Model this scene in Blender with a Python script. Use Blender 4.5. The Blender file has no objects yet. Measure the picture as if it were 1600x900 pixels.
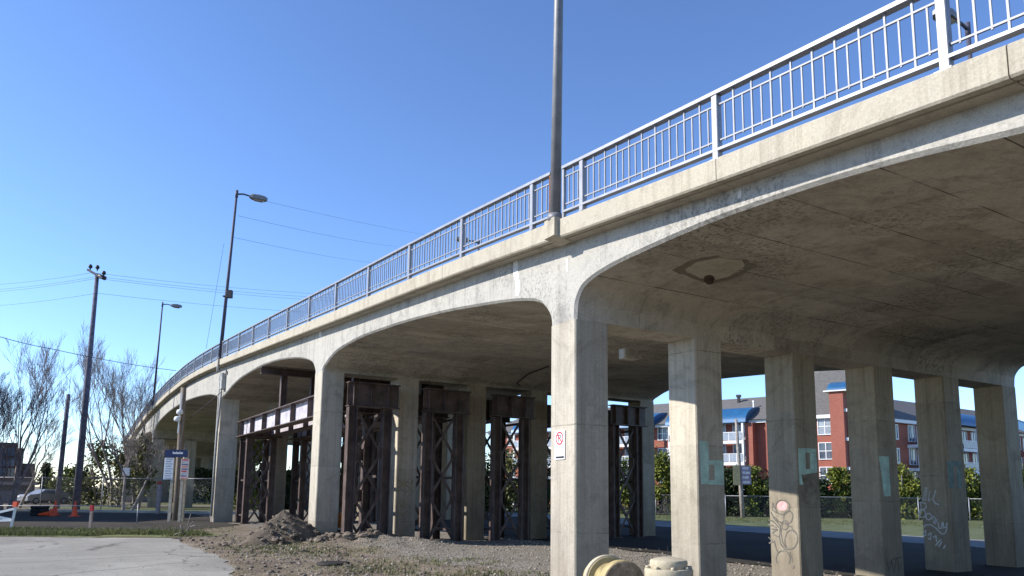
import bpy, bmesh, math, random
import numpy as np
from mathutils import Vector, Matrix
rnd = random.Random(11)
SC = bpy.context.scene
COL = SC.collection
# ------------------------------------------------------------------ camera
H = 1.73                                    # eye height; ground is z = 0
F, TILT, ROLL = 1177.6, 0.14198, 0.01195    # focal in pixels of the 1600 px photograph
cam_d = bpy.data.cameras.new('camera'); cam = bpy.data.objects.new('camera', cam_d); COL.objects.link(cam)
cam_d.sensor_width = 36.0; cam_d.lens = F / 1600 * 36.0
cam_d.shift_y = 150 / 1600; cam_d.clip_start = 0.05; cam_d.clip_end = 6000
ct, st, cr, sr = math.cos(TILT), math.sin(TILT), math.cos(ROLL), math.sin(ROLL)
fw, up0, r0 = Vector((0, ct, st)), Vector((0, -st, ct)), Vector((1, 0, 0))
RX, UP = r0 * cr + up0 * sr, -r0 * sr + up0 * cr
m = Matrix((RX, UP, -fw)).transposed().to_4x4(); m.translation = Vector((0, 0, H)); cam.matrix_world = m
SC.camera = cam
# ------------------------------------------------------------------ sky, sun, exposure
ELEV = math.radians(31.8); SUNV = Vector((-1.099, -0.112, 0.686)).normalized()
world = bpy.data.worlds.new('World'); SC.world = world; world.use_nodes = True
wn = world.node_tree; bg = wn.nodes['Background']
sky = wn.nodes.new('ShaderNodeTexSky'); sky.sky_type = 'NISHITA'; sky.sun_disc = False
sky.sun_elevation = ELEV; sky.sun_rotation = math.atan2(SUNV.x, SUNV.y) % (2 * math.pi)
sky.air_density = 2.0; sky.dust_density = 0.0; sky.ozone_density = 4.0; sky.altitude = 6000
gam = wn.nodes.new('ShaderNodeGamma'); gam.inputs[1].default_value = 1.17
tint = wn.nodes.new('ShaderNodeMix'); tint.data_type = 'RGBA'; tint.blend_type = 'MULTIPLY'; tint.inputs[0].default_value = 1; tint.inputs[7].default_value = (1.02, .985, 1.04, 1)
wn.links.new(sky.outputs[0], gam.inputs[0]); wn.links.new(gam.outputs[0], tint.inputs[6]); wn.links.new(tint.outputs[2], bg.inputs[0]); bg.inputs[1].default_value = 0.130
sun_d = bpy.data.lights.new('sun', 'SUN'); sun = bpy.data.objects.new('sun', sun_d); COL.objects.link(sun)
sun_d.energy = 5.0; sun_d.angle = math.radians(0.5); sun_d.color = (1.0, 0.94, 0.84)
sun.rotation_euler = (-SUNV).to_track_quat('-Z', 'Y').to_euler()
SC.view_settings.view_transform = 'Standard'; SC.view_settings.look = 'None'
SC.view_settings.exposure = 0.58; SC.view_settings.gamma = 1.0; SC.view_settings.use_curve_mapping = False
# ------------------------------------------------------------------ coordinates
TH = 0.5414; AO = Vector((1.29267 * .8, 15.24551 * .8, 0))      # corner of the nearest pier
N3 = Vector((math.cos(TH), math.sin(TH), 0)); U3 = Vector((-math.sin(TH), math.cos(TH), 0))
def B(w, s, z): return AO + N3 * w + U3 * s + Vector((0, 0, z))   # bridge frame (z from the ground) -> world
def ray(px, py):
    x, y = px - 800, py - 600
    x, y = cr * x + sr * y, -sr * x + cr * y
    return (r0 * (x / F) + fw - up0 * (y / F))
def at(px, py, Y):                          # a point at depth Y metres seen at that place
    d = ray(px, py); k = Y / d.y; return Vector((d.x * k, Y, H + d.z * k))
def on_w(px, py, w):                        # (s, z) on the plane parallel to the bridge face
    d = ray(px, py); k = (AO.dot(N3) + w) / d.dot(N3); p = d * k
    return (p - AO).dot(U3), H + p.z
def on_s(px, py, s):
    d = ray(px, py); k = (AO.dot(U3) + s) / d.dot(U3); p = d * k
    return (p - AO).dot(N3), H + p.z
# ------------------------------------------------------------------ object helpers
def tag(o, label=None, cat=None, group=None, kind=None):
    if label: o['label'] = label
    if cat: o['category'] = cat
    if group: o['group'] = group
    if kind: o['kind'] = kind
    return o
def thing(name, label, cat, loc=(0, 0, 0), rz=0.0, group=None):
    o = bpy.data.objects.new(name, None); COL.objects.link(o); o.location = loc; o.rotation_euler = (0, 0, rz)
    o.empty_display_size = .2
    return tag(o, label, cat, group)
class MB:
    def __init__(s): s.v = []; s.f = []; s.mi = []; s.sm = []
    def add(s, vs, fs, mi=0, smooth=False):
        b = len(s.v); s.v += [tuple(x) for x in vs]
        for f in fs: s.f.append(tuple(b + i for i in f)); s.mi.append(mi); s.sm.append(smooth)
    def box(s, c, size, rot=None, mi=0):
        hx, hy, hz = size[0] / 2, size[1] / 2, size[2] / 2
        vs = [Vector((x * hx, y * hy, z * hz)) for x in (-1, 1) for y in (-1, 1) for z in (-1, 1)]
        if rot is not None: vs = [rot @ v for v in vs]
        vs = [v + Vector(c) for v in vs]
        s.add(vs, [(0, 1, 3, 2), (4, 6, 7, 5), (0, 4, 5, 1), (2, 3, 7, 6), (0, 2, 6, 4), (1, 5, 7, 3)], mi)
    def bb(s, x0, x1, y0, y1, z0, z1, mi=0, ch=0.0):
        if ch <= 0:
            s.box(((x0 + x1) / 2, (y0 + y1) / 2, (z0 + z1) / 2), (x1 - x0, y1 - y0, z1 - z0), None, mi); return
        ring = [(x0 + ch, y0), (x1 - ch, y0), (x1, y0 + ch), (x1, y1 - ch), (x1 - ch, y1), (x0 + ch, y1), (x0, y1 - ch), (x0, y0 + ch)]
        s.prism(ring, z0, z1, mi)
    def prism(s, ring, z0, z1, mi=0):
        n = len(ring); vs = [(x, y, z0) for x, y in ring] + [(x, y, z1) for x, y in ring]
        s.add(vs, [(i, (i + 1) % n, n + (i + 1) % n, n + i) for i in range(n)] + [tuple(range(n))[::-1], tuple(range(n, 2 * n))], mi)
    def bar(s, a, b, w, h, upv=(0, 0, 1), mi=0):
        a, b = Vector(a), Vector(b); d = (b - a); L = d.length
        if L < 1e-6: return
        d.normalize(); x = d.cross(Vector(upv))
        if x.length < 1e-4: x = d.cross(Vector((1, 0, 0)))
        x.normalize(); y = x.cross(d)
        vs = []
        for p in (a, b):
            for i, j in ((-1, -1), (1, -1), (1, 1), (-1, 1)): vs.append(p + x * (i * w / 2) + y * (j * h / 2))
        s.add(vs, [(0, 1, 2, 3)[::-1], (4, 5, 6, 7), (0, 1, 5, 4), (1, 2, 6, 5), (2, 3, 7, 6), (3, 0, 4, 7)], mi)
    def tube(s, pts, radii, n=8, mi=0, cap=True, smooth=True):
        pts = [Vector(p) for p in pts]
        if not hasattr(radii, '__len__'): radii = [radii] * len(pts)
        base = len(s.v); prev = None
        for k, p in enumerate(pts):
            d = (pts[min(k + 1, len(pts) - 1)] - pts[max(k - 1, 0)])
            if d.length < 1e-9: d = Vector((0, 0, 1))
            d.normalize()
            x = prev - d * prev.dot(d) if prev is not None else d.orthogonal()
            if x.length < 1e-4: x = d.orthogonal()
            x.normalize(); prev = x; y = d.cross(x)
            for i in range(n):
                a = 2 * math.pi * i / n; s.v.append(tuple(p + (x * math.cos(a) + y * math.sin(a)) * radii[k]))
        for k in range(len(pts) - 1):
            for i in range(n):
                j = (i + 1) % n
                s.f.append((base + k * n + i, base + k * n + j, base + (k + 1) * n + j, base + (k + 1) * n + i)); s.mi.append(mi); s.sm.append(smooth)
        if cap:
            s.f.append(tuple(base + i for i in range(n))[::-1]); s.mi.append(mi); s.sm.append(False)
            e = base + (len(pts) - 1) * n
            s.f.append(tuple(e + i for i in range(n))); s.mi.append(mi); s.sm.append(False)
    def lathe(s, prof, n=32, mi=0, M=None):
        base = len(s.v)
        for r, z in prof:
            for i in range(n):
                a = 2 * math.pi * i / n; v = Vector((r * math.cos(a), r * math.sin(a), z))
                s.v.append(tuple(M @ v if M is not None else v))
        for k in range(len(prof) - 1):
            for i in range(n):
                j = (i + 1) % n
                s.f.append((base + k * n + i, base + k * n + j, base + (k + 1) * n + j, base + (k + 1) * n + i)); s.mi.append(mi); s.sm.append(True)
        s.f.append(tuple(base + i for i in range(n))[::-1]); s.mi.append(mi); s.sm.append(False)
        e = base + (len(prof) - 1) * n
        s.f.append(tuple(e + i for i in range(n))); s.mi.append(mi); s.sm.append(False)
    def mesh(s, name, mats):
        me = bpy.data.meshes.new(name); me.from_pydata(s.v, [], s.f)
        for mm in (mats if isinstance(mats, (list, tuple)) else [mats]): me.materials.append(mm)
        me.polygons.foreach_set('material_index', s.mi); me.polygons.foreach_set('use_smooth', s.sm)
        me.update(); return me
    def build(s, name, mats, parent=None, loc=None, edge=None):
        me = s.mesh(name, mats)
        if edge: me.set_sharp_from_angle(angle=math.radians(edge))
        o = bpy.data.objects.new(name, me); COL.objects.link(o)
        if parent: o.parent = parent
        if loc is not None: o.location = loc
        return o
def inst(name, me, parent=None, loc=(0, 0, 0), rot=(0, 0, 0), scale=(1, 1, 1)):
    o = bpy.data.objects.new(name, me); COL.objects.link(o); o.parent = parent
    o.location = loc; o.rotation_euler = rot; o.scale = scale; return o
def copy_tree(o, parent=None):
    c = o.copy(); COL.objects.link(c)
    if parent: c.parent = parent
    for ch in list(o.children): copy_tree(ch, c)
    return c
# ------------------------------------------------------------------ materials
class NT:
    def __init__(s, name, rough=.8, metal=0.0, spec=.3):
        s.m = bpy.data.materials.new(name); s.m.use_nodes = True; s.t = s.m.node_tree; s.b = s.t.nodes['Principled BSDF']
        s.b.inputs['Roughness'].default_value = rough; s.b.inputs['Metallic'].default_value = metal
        s.b.inputs['Specular IOR Level'].default_value = spec
        s.geo = s.t.nodes.new('ShaderNodeNewGeometry')
    def n(s, typ, **kw):
        x = s.t.nodes.new(typ)
        for k, v in kw.items(): setattr(x, k, v)
        return x
    def put(s, sock, v):
        if v is None: return
        if isinstance(v, bpy.types.NodeSocket): s.t.links.new(v, sock)
        else:
            if isinstance(v, (tuple, list)) and len(v) == 3 and sock.type == 'RGBA': v = (*v, 1)
            sock.default_value = v
    def pos(s): return s.geo.outputs['Position']
    def objc(s):
        x = s.n('ShaderNodeTexCoord'); return x.outputs['Object']
    def scale(s, vec, sc, rot=0.0):
        x = s.n('ShaderNodeMapping'); s.put(x.inputs[0], vec); x.inputs['Scale'].default_value = sc; x.inputs['Rotation'].default_value = (0, 0, rot); return x.outputs[0]
    def noise(s, vec, scale, det=4, rough=.55, dist=0.0):
        x = s.n('ShaderNodeTexNoise'); s.put(x.inputs['Vector'], vec); x.inputs['Scale'].default_value = scale
        x.inputs['Detail'].default_value = det; x.inputs['Roughness'].default_value = rough; x.inputs['Distortion'].default_value = dist
        return x.outputs['Fac']
    def voro(s, vec, scale, feature='F1', out='Distance'):
        x = s.n('ShaderNodeTexVoronoi', feature=feature); s.put(x.inputs['Vector'], vec); x.inputs['Scale'].default_value = scale; return x.outputs[out]
    def ramp(s, fac, stops, interp='LINEAR'):
        x = s.n('ShaderNodeValToRGB'); s.put(x.inputs[0], fac); cr_ = x.color_ramp; cr_.interpolation = interp
        while len(cr_.elements) < len(stops): cr_.elements.new(.5)
        for e, (p, c) in zip(cr_.elements, stops):
            e.position = p; e.color = (*c, 1) if isinstance(c, (tuple, list)) else (c, c, c, 1)
        return x.outputs[0]
    def mix(s, fac, a, b, mode='MIX'):
        x = s.n('ShaderNodeMix', data_type='RGBA', blend_type=mode); s.put(x.inputs[0], fac); s.put(x.inputs[6], a); s.put(x.inputs[7], b); return x.outputs[2]
    def math(s, op, a, b=None, c=None):
        x = s.n('ShaderNodeMath', operation=op); s.put(x.inputs[0], a); s.put(x.inputs[1], b); s.put(x.inputs[2], c); return x.outputs[0]
    def sep(s, vec):
        x = s.n('ShaderNodeSeparateXYZ'); s.put(x.inputs[0], vec); return x.outputs
    def col(s, v): s.put(s.b.inputs['Base Color'], v); return s
    def rough(s, v): s.put(s.b.inputs['Roughness'], v); return s
    def bump(s, h, strength=.3, dist=.02):
        x = s.n('ShaderNodeBump'); x.inputs['Strength'].default_value = strength; x.inputs['Distance'].default_value = dist
        s.put(x.inputs['Height'], h); s.t.links.new(x.outputs[0], s.b.inputs['Normal']); return s
def plain(name, c, rough=.6, metal=0., var=.18, sc=6., spec=.3):
    t = NT(name, rough, metal, spec); p = t.pos()
    a = t.noise(p, sc, 5, .6); d = tuple(x * (1 - var * 1.6) for x in c); h = tuple(min(1, x * (1 + var)) for x in c)
    t.col(t.ramp(a, [(.3, d), (.7, h)])); t.bump(t.noise(p, sc * 8, 3), .08, .01); return t.m
def concrete(name, base, warm, dark, streak=.6, rough_bump=.35, grime=0.0, pits=0.0, boards=False, splash=0.0):
    t = NT(name, .92, 0, .15); p = t.pos()
    big = t.noise(p, .55, 6, .62, .6)
    c = t.mix(t.ramp(big, [(.32, 0.), (.68, 1.)]), base, warm)
    st_ = t.noise(t.scale(p, (5.5, 5.5, .28)), 1.0, 6, .65)
    c = t.mix(t.ramp(st_, [(.52, 0.), (.78, streak)]), c, dark)
    md = t.noise(p, 2.6, 8, .68, .8)
    c = t.mix(t.ramp(md, [(.56, 0.), (.74, streak * .55)]), c, dark)
    lt = t.noise(t.scale(p, (4., 4., .5)), 1.7, 6, .6)
    c = t.mix(t.ramp(lt, [(.60, 0.), (.76, .4)]), c, tuple(min(.75, x * 1.35) for x in base))
    fine = t.noise(p, 38, 4, .7)
    c = t.mix(t.ramp(fine, [(.3, .30), (.62, 0.)]), c, tuple(x * .55 for x in dark))
    mott = t.noise(p, 1.25, 7, .72, 1.6)
    c = t.mix(t.ramp(mott, [(.34, .34), (.50, 0.)]), c, tuple(x * .62 for x in dark))
    if splash:                              # lifts of each pour, board marks, joints
        op = t.sep(t.objc()); zl = t.math('ADD', op[2], t.math('MULTIPLY', t.noise(p, 2.5, 3), .06))
        oi = t.n('ShaderNodeObjectInfo'); zl = t.math('ADD', zl, t.math('MULTIPLY', oi.outputs['Random'], 1.3)); q_ = t.math('DIVIDE', zl, 1.75)
        wh = t.n('ShaderNodeTexWhiteNoise', noise_dimensions='2D'); cv = t.n('ShaderNodeCombineXYZ'); t.put(cv.inputs[0], t.math('FLOOR', q_)); t.put(cv.inputs[1], oi.outputs['Random']); t.put(wh.inputs[0], cv.outputs[0])
        c = t.mix(1.0, c, t.ramp(wh.outputs[0], [(0., .86), (1., 1.06)]), 'MULTIPLY')
        jn = t.math('MULTIPLY', t.math('LESS_THAN', t.math('FRACT', q_), .012), t.ramp(t.noise(p, 3, 3), [(.4, 0.), (.6, .5)])); c = t.mix(jn, c, tuple(x * .5 for x in dark))
        bd = t.noise(t.scale(p, (20, 20, .22)), 1.0, 3, .6); c = t.mix(t.ramp(bd, [(.40, .16), (.55, 0.)]), c, tuple(x * .7 for x in dark))
    if splash:                              # damp and soil stains that climb the foot of the piers
        o_ = t.sep(t.objc()); zz_ = t.math('ADD', o_[2], t.math('MULTIPLY', t.math('SUBTRACT', t.noise(t.scale(p, (2.2, 2.2, .7)), 1.0, 6, .7), .5), 5.0))
        c = t.mix(t.math('MULTIPLY', t.ramp(t.math('MULTIPLY', zz_, .35), [(.0, 1.), (1., 0.)]), splash * .7), c, (.14, .115, .085))
    if grime:
        g = t.noise(p, .9, 7, .7, 1.2)
        c = t.mix(t.ramp(g, [(.42, 0.), (.70, grime)]), c, (.030, .027, .024))
    if pits:
        pv = t.noise(p, 16, 5, .75); reg = t.noise(p, .45, 4, .6, .4)
        pm = t.math('MULTIPLY', t.ramp(pv, [(.50, 0.), (.60, 1.)]), t.ramp(reg, [(.46, .1), (.60, 1.)]))
        c = t.mix(t.math('MULTIPLY', pm, pits), c, (.025, .022, .02))
    h = t.math('ADD', t.math('MULTIPLY', t.noise(p, 7, 8, .7), 1.0), t.math('MULTIPLY', fine, .5))
    if boards:
        o = t.sep(t.scale(t.objc(), (1, 1, 1)))
        def line(v, per, wd):
            fr = t.math('FRACT', t.math('ADD', t.math('DIVIDE', v, per), .43)); return t.math('LESS_THAN', fr, wd / per)
        wob = t.math('ADD', o[1], t.math('MULTIPLY', t.noise(t.objc(), .6, 2), .05))
        l1 = line(wob, 1.22, .022); wob2 = t.math('ADD', o[0], t.math('MULTIPLY', t.noise(t.objc(), .7, 2), .05)); l2 = t.math('MULTIPLY', line(wob2, 2.44, .018), .45)
        ln = t.math('MULTIPLY', t.math('MAXIMUM', l1, l2), t.ramp(t.noise(p, 1.3, 3), [(.36, .05), (.58, .8)]))
        c = t.mix(ln, c, (.03, .027, .022))
        # each form board weathers to a slightly different tone
        wh = t.n('ShaderNodeTexWhiteNoise', noise_dimensions='2D')
        cv = t.n('ShaderNodeCombineXYZ'); t.put(cv.inputs[0], t.math('FLOOR', t.math('DIVIDE', wob2, 2.44))); t.put(cv.inputs[1], t.math('FLOOR', t.math('DIVIDE', wob, 1.22)))
        t.put(wh.inputs[0], cv.outputs[0])
        c = t.mix(1.0, c, t.ramp(wh.outputs[0], [(0., .80), (1., 1.08)]), 'MULTIPLY')
        h = t.math('ADD', h, t.math('MULTIPLY', ln, -1.0))
    t.col(c); t.bump(h, rough_bump, .03); return t.m
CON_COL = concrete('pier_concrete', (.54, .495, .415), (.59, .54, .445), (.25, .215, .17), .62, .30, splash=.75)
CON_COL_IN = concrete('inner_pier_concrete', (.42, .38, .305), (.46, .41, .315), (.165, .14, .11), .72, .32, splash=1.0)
CON_FACE = concrete('spandrel_concrete', (.43, .415, .38), (.47, .45, .405), (.185, .18, .17), .8, .45, pits=.45)
CON_LEDGE = concrete('ledge_concrete', (.43, .395, .325), (.48, .435, .345), (.25, .215, .165), .85, .35)
CON_SOF = concrete('soffit_concrete', (.56, .525, .45), (.58, .53, .435), (.26, .23, .185), .7, .6, grime=.30, pits=.6, boards=True)
CON_CAP = concrete('hydrant_cap_paint', (.50, .44, .32), (.44, .38, .27), (.20, .18, .15), .5, .2)
GALV = plain('galvanised_steel', (.255, .265, .295), .5, .35, .12, 5, .5)
GALV_D = plain('lamp_post_steel', (.20, .20, .21), .55, .3, .15, 3, .4)
MAST_D = plain('dark_lamp_post_steel', (.075, .075, .105), .6, .1, .15, 3, .3)
BALU = plain('weathered_baluster_steel', (.25, .26, .29), .55, .2, .12, 5, .4)
STEEL = plain('brown_steel_paint', (.098, .070, .063), .55, .0, .35, 3, .35)
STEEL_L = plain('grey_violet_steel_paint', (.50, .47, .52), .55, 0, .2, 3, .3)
def rust():
    t = NT('rusty_steel', .85); p = t.pos(); t.col(t.ramp(t.noise(p, 9, 6, .7), [(.35, (.05, .025, .017)), (.55, (.17, .065, .03)), (.7, (.26, .12, .06))])); t.bump(t.noise(p, 30, 4), .3, .01); return t.m
RUST = rust()
def wood():
    t = NT('weathered_pole_wood', .85); p = t.scale(t.pos(), (9, 9, .5)); a = t.noise(p, 1.4, 7, .7)
    t.col(t.ramp(a, [(.3, (.10, .075, .055)), (.55, (.22, .18, .14)), (.75, (.33, .28, .23))])); t.bump(a, .5, .02); return t.m
WOOD = wood()
DPOLE = plain('dark_pole_wood', (.115, .113, .15), .75, 0, .25, 4)
WIRE = plain('black_cable', (.03, .03, .033), .6, 0, .1)
WHITE = plain('white_paint', (.78, .78, .76), .5, 0, .05, 3)
RED = plain('red_print', (.55, .035, .05), .5, 0, .05)
BLACK = plain('black_print', (.02, .02, .022), .5, 0, .05)
BLUE = plain('blue_sign_face', (.009, .02, .085), .4, 0, .08)
YELL = plain('yellow_enamel', (.38, .30, .14), .6, 0, .28, 7, .35)
TEAL = plain('teal_paint', (.43, .62, .55), .8, 0, .18, 5)
INK = plain('faded_black_spray', (.15, .14, .125), .9, 0, .3, 9)
PALE = plain('pale_spray', (.50, .52, .53), .9, 0, .2, 8)
PINK = plain('pink_spray', (.62, .36, .36), .9, 0, .15, 12)
BUFF = plain('grey_brown_overpaint', (.23, .20, .155), .9, 0, .35, 4)
ORANGE = plain('orange_plastic', (.80, .09, .022), .45, 0, .12, 6, .5)
def asphalt(name, c, crack=True):
    t = NT(name, .95, 0, .08); p = t.pos()
    a = t.noise(p, .22, 6, .65, .7); f = t.noise(p, 30, 4, .75)
    col = t.mix(t.ramp(a, [(.35, 0.), (.66, 1.)]), tuple(x * .72 for x in c), tuple(x * 1.2 for x in c))
    dirt = t.noise(p, .9, 7, .7, 1.); col = t.mix(t.ramp(dirt, [(.55, 0.), (.72, .6)]), col, tuple(x * .50 for x in c))
    col = t.mix(t.ramp(f, [(.38, .55), (.6, 0.)]), col, tuple(x * .5 for x in c))
    if crack:
        wv = t.noise(p, 1.1, 4); vv = t.n('ShaderNodeVectorMath', operation='ADD'); t.put(vv.inputs[0], p)
        cc = t.n('ShaderNodeCombineXYZ'); t.put(cc.inputs[0], wv); t.put(cc.inputs[1], wv); t.put(vv.inputs[1], cc.outputs[0])
        v = t.voro(vv.outputs[0], .28, 'DISTANCE_TO_EDGE'); col = t.mix(t.ramp(v, [(.0, .8), (.012, 0.)]), col, tuple(x * .28 for x in c))
    t.col(col); t.bump(f, .35, .01); return t.m
ASPH = asphalt('worn_grey_asphalt', (.33, .315, .28))
ROADM = asphalt('deck_asphalt', (.06, .06, .06), False)
STREET = asphalt('dark_street_asphalt', (.072, .064, .054), False)
PATHM = asphalt('pale_path_gravel', (.25, .24, .22), False)
def ground_mat():
    t = NT('dirt_and_gravel', .95, 0, .1); p = t.pos(); s = t.sep(p)
    # distance from the bridge face decides gravel or bare dirt, with a ragged edge
    w = t.math('ADD', t.math('MULTIPLY', t.math('SUBTRACT', s[0], AO.x), N3.x), t.math('MULTIPLY', t.math('SUBTRACT', s[1], AO.y), N3.y))
    w = t.math('ADD', w, t.math('MULTIPLY', t.math('SUBTRACT', t.noise(p, .5, 6, .7), .5), 4.5))
    gm = t.ramp(t.math('MULTIPLY_ADD', w, .25, .30), [(.35, 0.), (.65, 1.)])
    a = t.noise(p, .8, 7, .7, .6); f = t.noise(p, 14, 6, .75); g = t.voro(p, 16, 'F1', 'Color')
    gs = t.n('ShaderNodeSeparateColor'); t.put(gs.inputs[0], g)
    dirt = t.mix(t.ramp(a, [(.34, 0.), (.66, 1.)]), (.16, .122, .09), (.325, .268, .208))
    dirt = t.mix(t.ramp(f, [(.35, .7), (.58, 0.)]), dirt, (.075, .06, .047))
    gr = t.ramp(t.noise(p, .45, 5, .6), [(.4, 0.), (.62, .5)]); dirt = t.mix(t.math('MULTIPLY', gr, t.ramp(t.noise(p, 6, 4), [(.42, 0.), (.6, 1.)])), dirt, (.15, .155, .055))
    grav = t.mix(gs.outputs[0], (.14, .126, .107), (.31, .285, .25)); grav = t.mix(t.ramp(a, [(.45, 0.), (.75, .5)]), grav, (.17, .145, .11))
    t.col(t.mix(gm, dirt, grav)); t.bump(t.math('ADD', f, t.math('MULTIPLY', t.voro(p, 16), .8)), .8, .05); return t.m
def grass_mat(name, a, b, c):
    t = NT(name, .9); p = t.pos(); x = t.noise(p, 1.1, 6, .7); f = t.noise(p, 22, 5, .75)
    col = t.ramp(x, [(.32, a), (.52, b), (.72, c)]); col = t.mix(t.ramp(f, [(.35, .6), (.6, 0.)]), col, tuple(v * .35 for v in a)); t.col(col); t.bump(f, .8, .04); return t.m
GRASS = grass_mat('spring_grass', (.12, .135, .045), (.19, .205, .075), (.28, .255, .15))
GRASS_W = grass_mat('weedy_grass', (.10, .12, .04), (.16, .18, .065), (.24, .22, .12))
LAWN = grass_mat('lawn_grass', (.075, .095, .035), (.125, .145, .06), (.20, .195, .12))
def leaf(name, a, b):
    t = NT(name, .6, 0, .2); oi = t.n('ShaderNodeObjectInfo'); c = t.mix(t.noise(t.pos(), 1.3, 4, .7), a, b); c = t.mix(t.ramp(t.noise(t.pos(), 7, 2), [(.4, .6), (.6, 0.)]), c, tuple(x * .45 for x in a)); t.col(c)
    t.b.inputs['Subsurface Weight'].default_value = 0; return t.m
LEAF_Y = leaf('yellow_green_leaves', (.10, .13, .018), (.26, .27, .05))
LEAF_D = leaf('dark_evergreen_leaves', (.018, .035, .012), (.05, .075, .022))
LEAF_B = leaf('olive_bud_leaves', (.11, .115, .035), (.20, .19, .07))
BARK = plain('grey_brown_bark', (.27, .235, .22), .9, 0, .35, 5)
BARK_R = plain('reddish_twig_bark', (.26, .215, .205), .9, 0, .3, 5)
def brickmat(name, c, d):
    t = NT(name, .85); br = t.n('ShaderNodeTexBrick'); t.put(br.inputs['Vector'], t.scale(t.objc(), (1, 1, 1)))
    x = t.sep(t.objc()); cv = t.n('ShaderNodeCombineXYZ'); t.put(cv.inputs[0], t.math('ADD', x[0], x[1])); t.put(cv.inputs[1], x[2]); t.put(br.inputs['Vector'], cv.outputs[0])
    br.inputs['Color1'].default_value = (*c, 1); br.inputs['Color2'].default_value = (*d, 1); br.inputs['Mortar'].default_value = (.30, .20, .16, 1)
    br.inputs['Scale'].default_value = 3.5; br.inputs['Mortar Size'].default_value = .012
    t.col(t.mix(t.ramp(t.noise(t.pos(), .5, 5), [(.4, 0.), (.7, .3)]), br.outputs[0], tuple(v * .6 for v in c))); return t.m
BRICK = brickmat('red_brick', (.32, .10, .068), (.26, .075, .052))
BRICK_B = brickmat('brown_brick', (.075, .048, .042), (.06, .04, .036))
def shingle():
    t = NT('grey_roof_shingles', .9); x = t.sep(t.objc()); p = t.objc()
    rows = t.math('FRACT', t.math('MULTIPLY', x[2], 4.)); c = t.ramp(t.noise(t.scale(p, (3, 3, 8)), 1.5, 6, .7), [(.3, (.085, .082, .082)), (.7, (.17, .163, .16))])
    t.col(t.mix(t.ramp(rows, [(0., .5), (.2, 0.)]), c, (.05, .05, .05))); t.bump(rows, .4, .03); return t.m
SHING = shingle()
BLUEROOF = plain('blue_metal_roof', (.018, .105, .24), .45, .1, .12, 1.2, .5)
TRIM = plain('white_trim', (.72, .73, .75), .55, 0, .05, 2)
def glass():
    t = NT('window_glass', .08, 0, .6); t.col(t.ramp(t.noise(t.pos(), .7, 3), [(.4, (.055, .07, .095)), (.65, (.14, .165, .20))])); return t.m
GLASS = glass()
CURT = plain('curtained_glass', (.28, .32, .36), .25, 0, .25, 1.2, .6)
CAR = plain('silver_car_paint', (.26, .26, .27), .3, .3, .05, 3, .5)
TYRE = plain('black_rubber', (.02, .02, .02), .8, 0, .2)
# ------------------------------------------------------------------ ground and sheets (setting)
PILES = []
def hash2(x, y): return np.sin(x * 12.9898 + y * 78.233)
def vnoise(x, y, seed=0):
    xi, yi = np.floor(x), np.floor(y); xf, yf = x - xi, y - yi
    h = lambda a, b: np.modf(np.abs(np.sin(a * 127.1 + b * 311.7 + seed * 17.3) * 43758.5453))[0]
    ux, uy = xf * xf * (3 - 2 * xf), yf * yf * (3 - 2 * yf)
    return (h(xi, yi) * (1 - ux) + h(xi + 1, yi) * ux) * (1 - uy) + (h(xi, yi + 1) * (1 - ux) + h(xi + 1, yi + 1) * ux) * uy
def fbm(x, y, o=4, seed=0):
    r = 0; a = .5
    for k in range(o): r = r + a * (vnoise(x, y, seed + k) - .5); x = x * 2.03; y = y * 2.03; a *= .55
    return r
LOT = [(-60, 26.3), (-17.2, 26.0), (-11.6, 26.4), (-9.2, 22.5), (-7.2, 19.5), (-5.9, 16.6), (-4.6, 13.0), (-4.2, 8), (-4.4, 2), (-5, -6), (-60, -6)]
def inpoly(x, y, poly):
    c = np.zeros_like(x, bool); n = len(poly)
    for i in range(n):
        x0, y0 = poly[i]; x1, y1 = poly[(i + 1) % n]
        cond = ((y0 > y) != (y1 > y)) & (x < (x1 - x0) * (y - y0) / ((y1 - y0) if y1 != y0 else 1e-9) + x0); c ^= cond
    return c
def height(x, y):
    h = .10 * fbm(x * .9, y * .9, 5, 1) + .03
    # banked earth round the second pier and along the dirt yard
    for cx, cy, r_, hh in ((-4.6, 24.3, 2.1, .30), (-13.8, 31.0, 4.0, .22), (-3.2, 23.2, 1.4, .05), (1.2, 13.0, 2.2, .10)):
        h = h + hh * np.exp(-((x - cx) ** 2 + (y - cy) ** 2) / (r_ * r_)) * (1 + 1.3 * fbm(x * 2.5, y * 2.5, 4, 7))
    wv = (x - AO.x) * N3.x + (y - AO.y) * N3.y; h = np.where(wv > 7.4, -.006, h)
    m_ = inpoly(x, y, LOT); m2 = (x < -8) & (y > 25) & (y < 62); m3 = y > 30
    h = np.where(m_, -.006, h); h = np.where((m2 | (m3 & (x > 8))), -.006, h)
    far = np.clip((np.hypot(x, y) - 60) / 30, 0, 1); return h * (1 - far) - .006 * far
def axis(lo, hi, step, far):
    a = list(np.arange(lo, hi + 1e-6, step)); d = step; x = a[0]; l = []
    while x > -far: d *= 1.5; x -= d; l.append(x)
    d = step; x = a[-1]; r = []
    while x < far: d *= 1.5; x += d; r.append(x)
    return np.array(l[::-1] + a + r)
gx, gy = axis(-14, 12, .14, 3000), axis(9, 36, .14, 3000)
GX, GY = np.meshgrid(gx, gy); GZ = height(GX, GY)
nx, ny = len(gx), len(gy)
me = bpy.data.meshes.new('ground'); idx = np.arange(nx * ny).reshape(ny, nx)
vv = np.stack([GX, GY, GZ], -1).reshape(-1, 3)
ff = np.stack([idx[:-1, :-1], idx[:-1, 1:], idx[1:, 1:], idx[1:, :-1]], -1).reshape(-1, 4)
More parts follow.
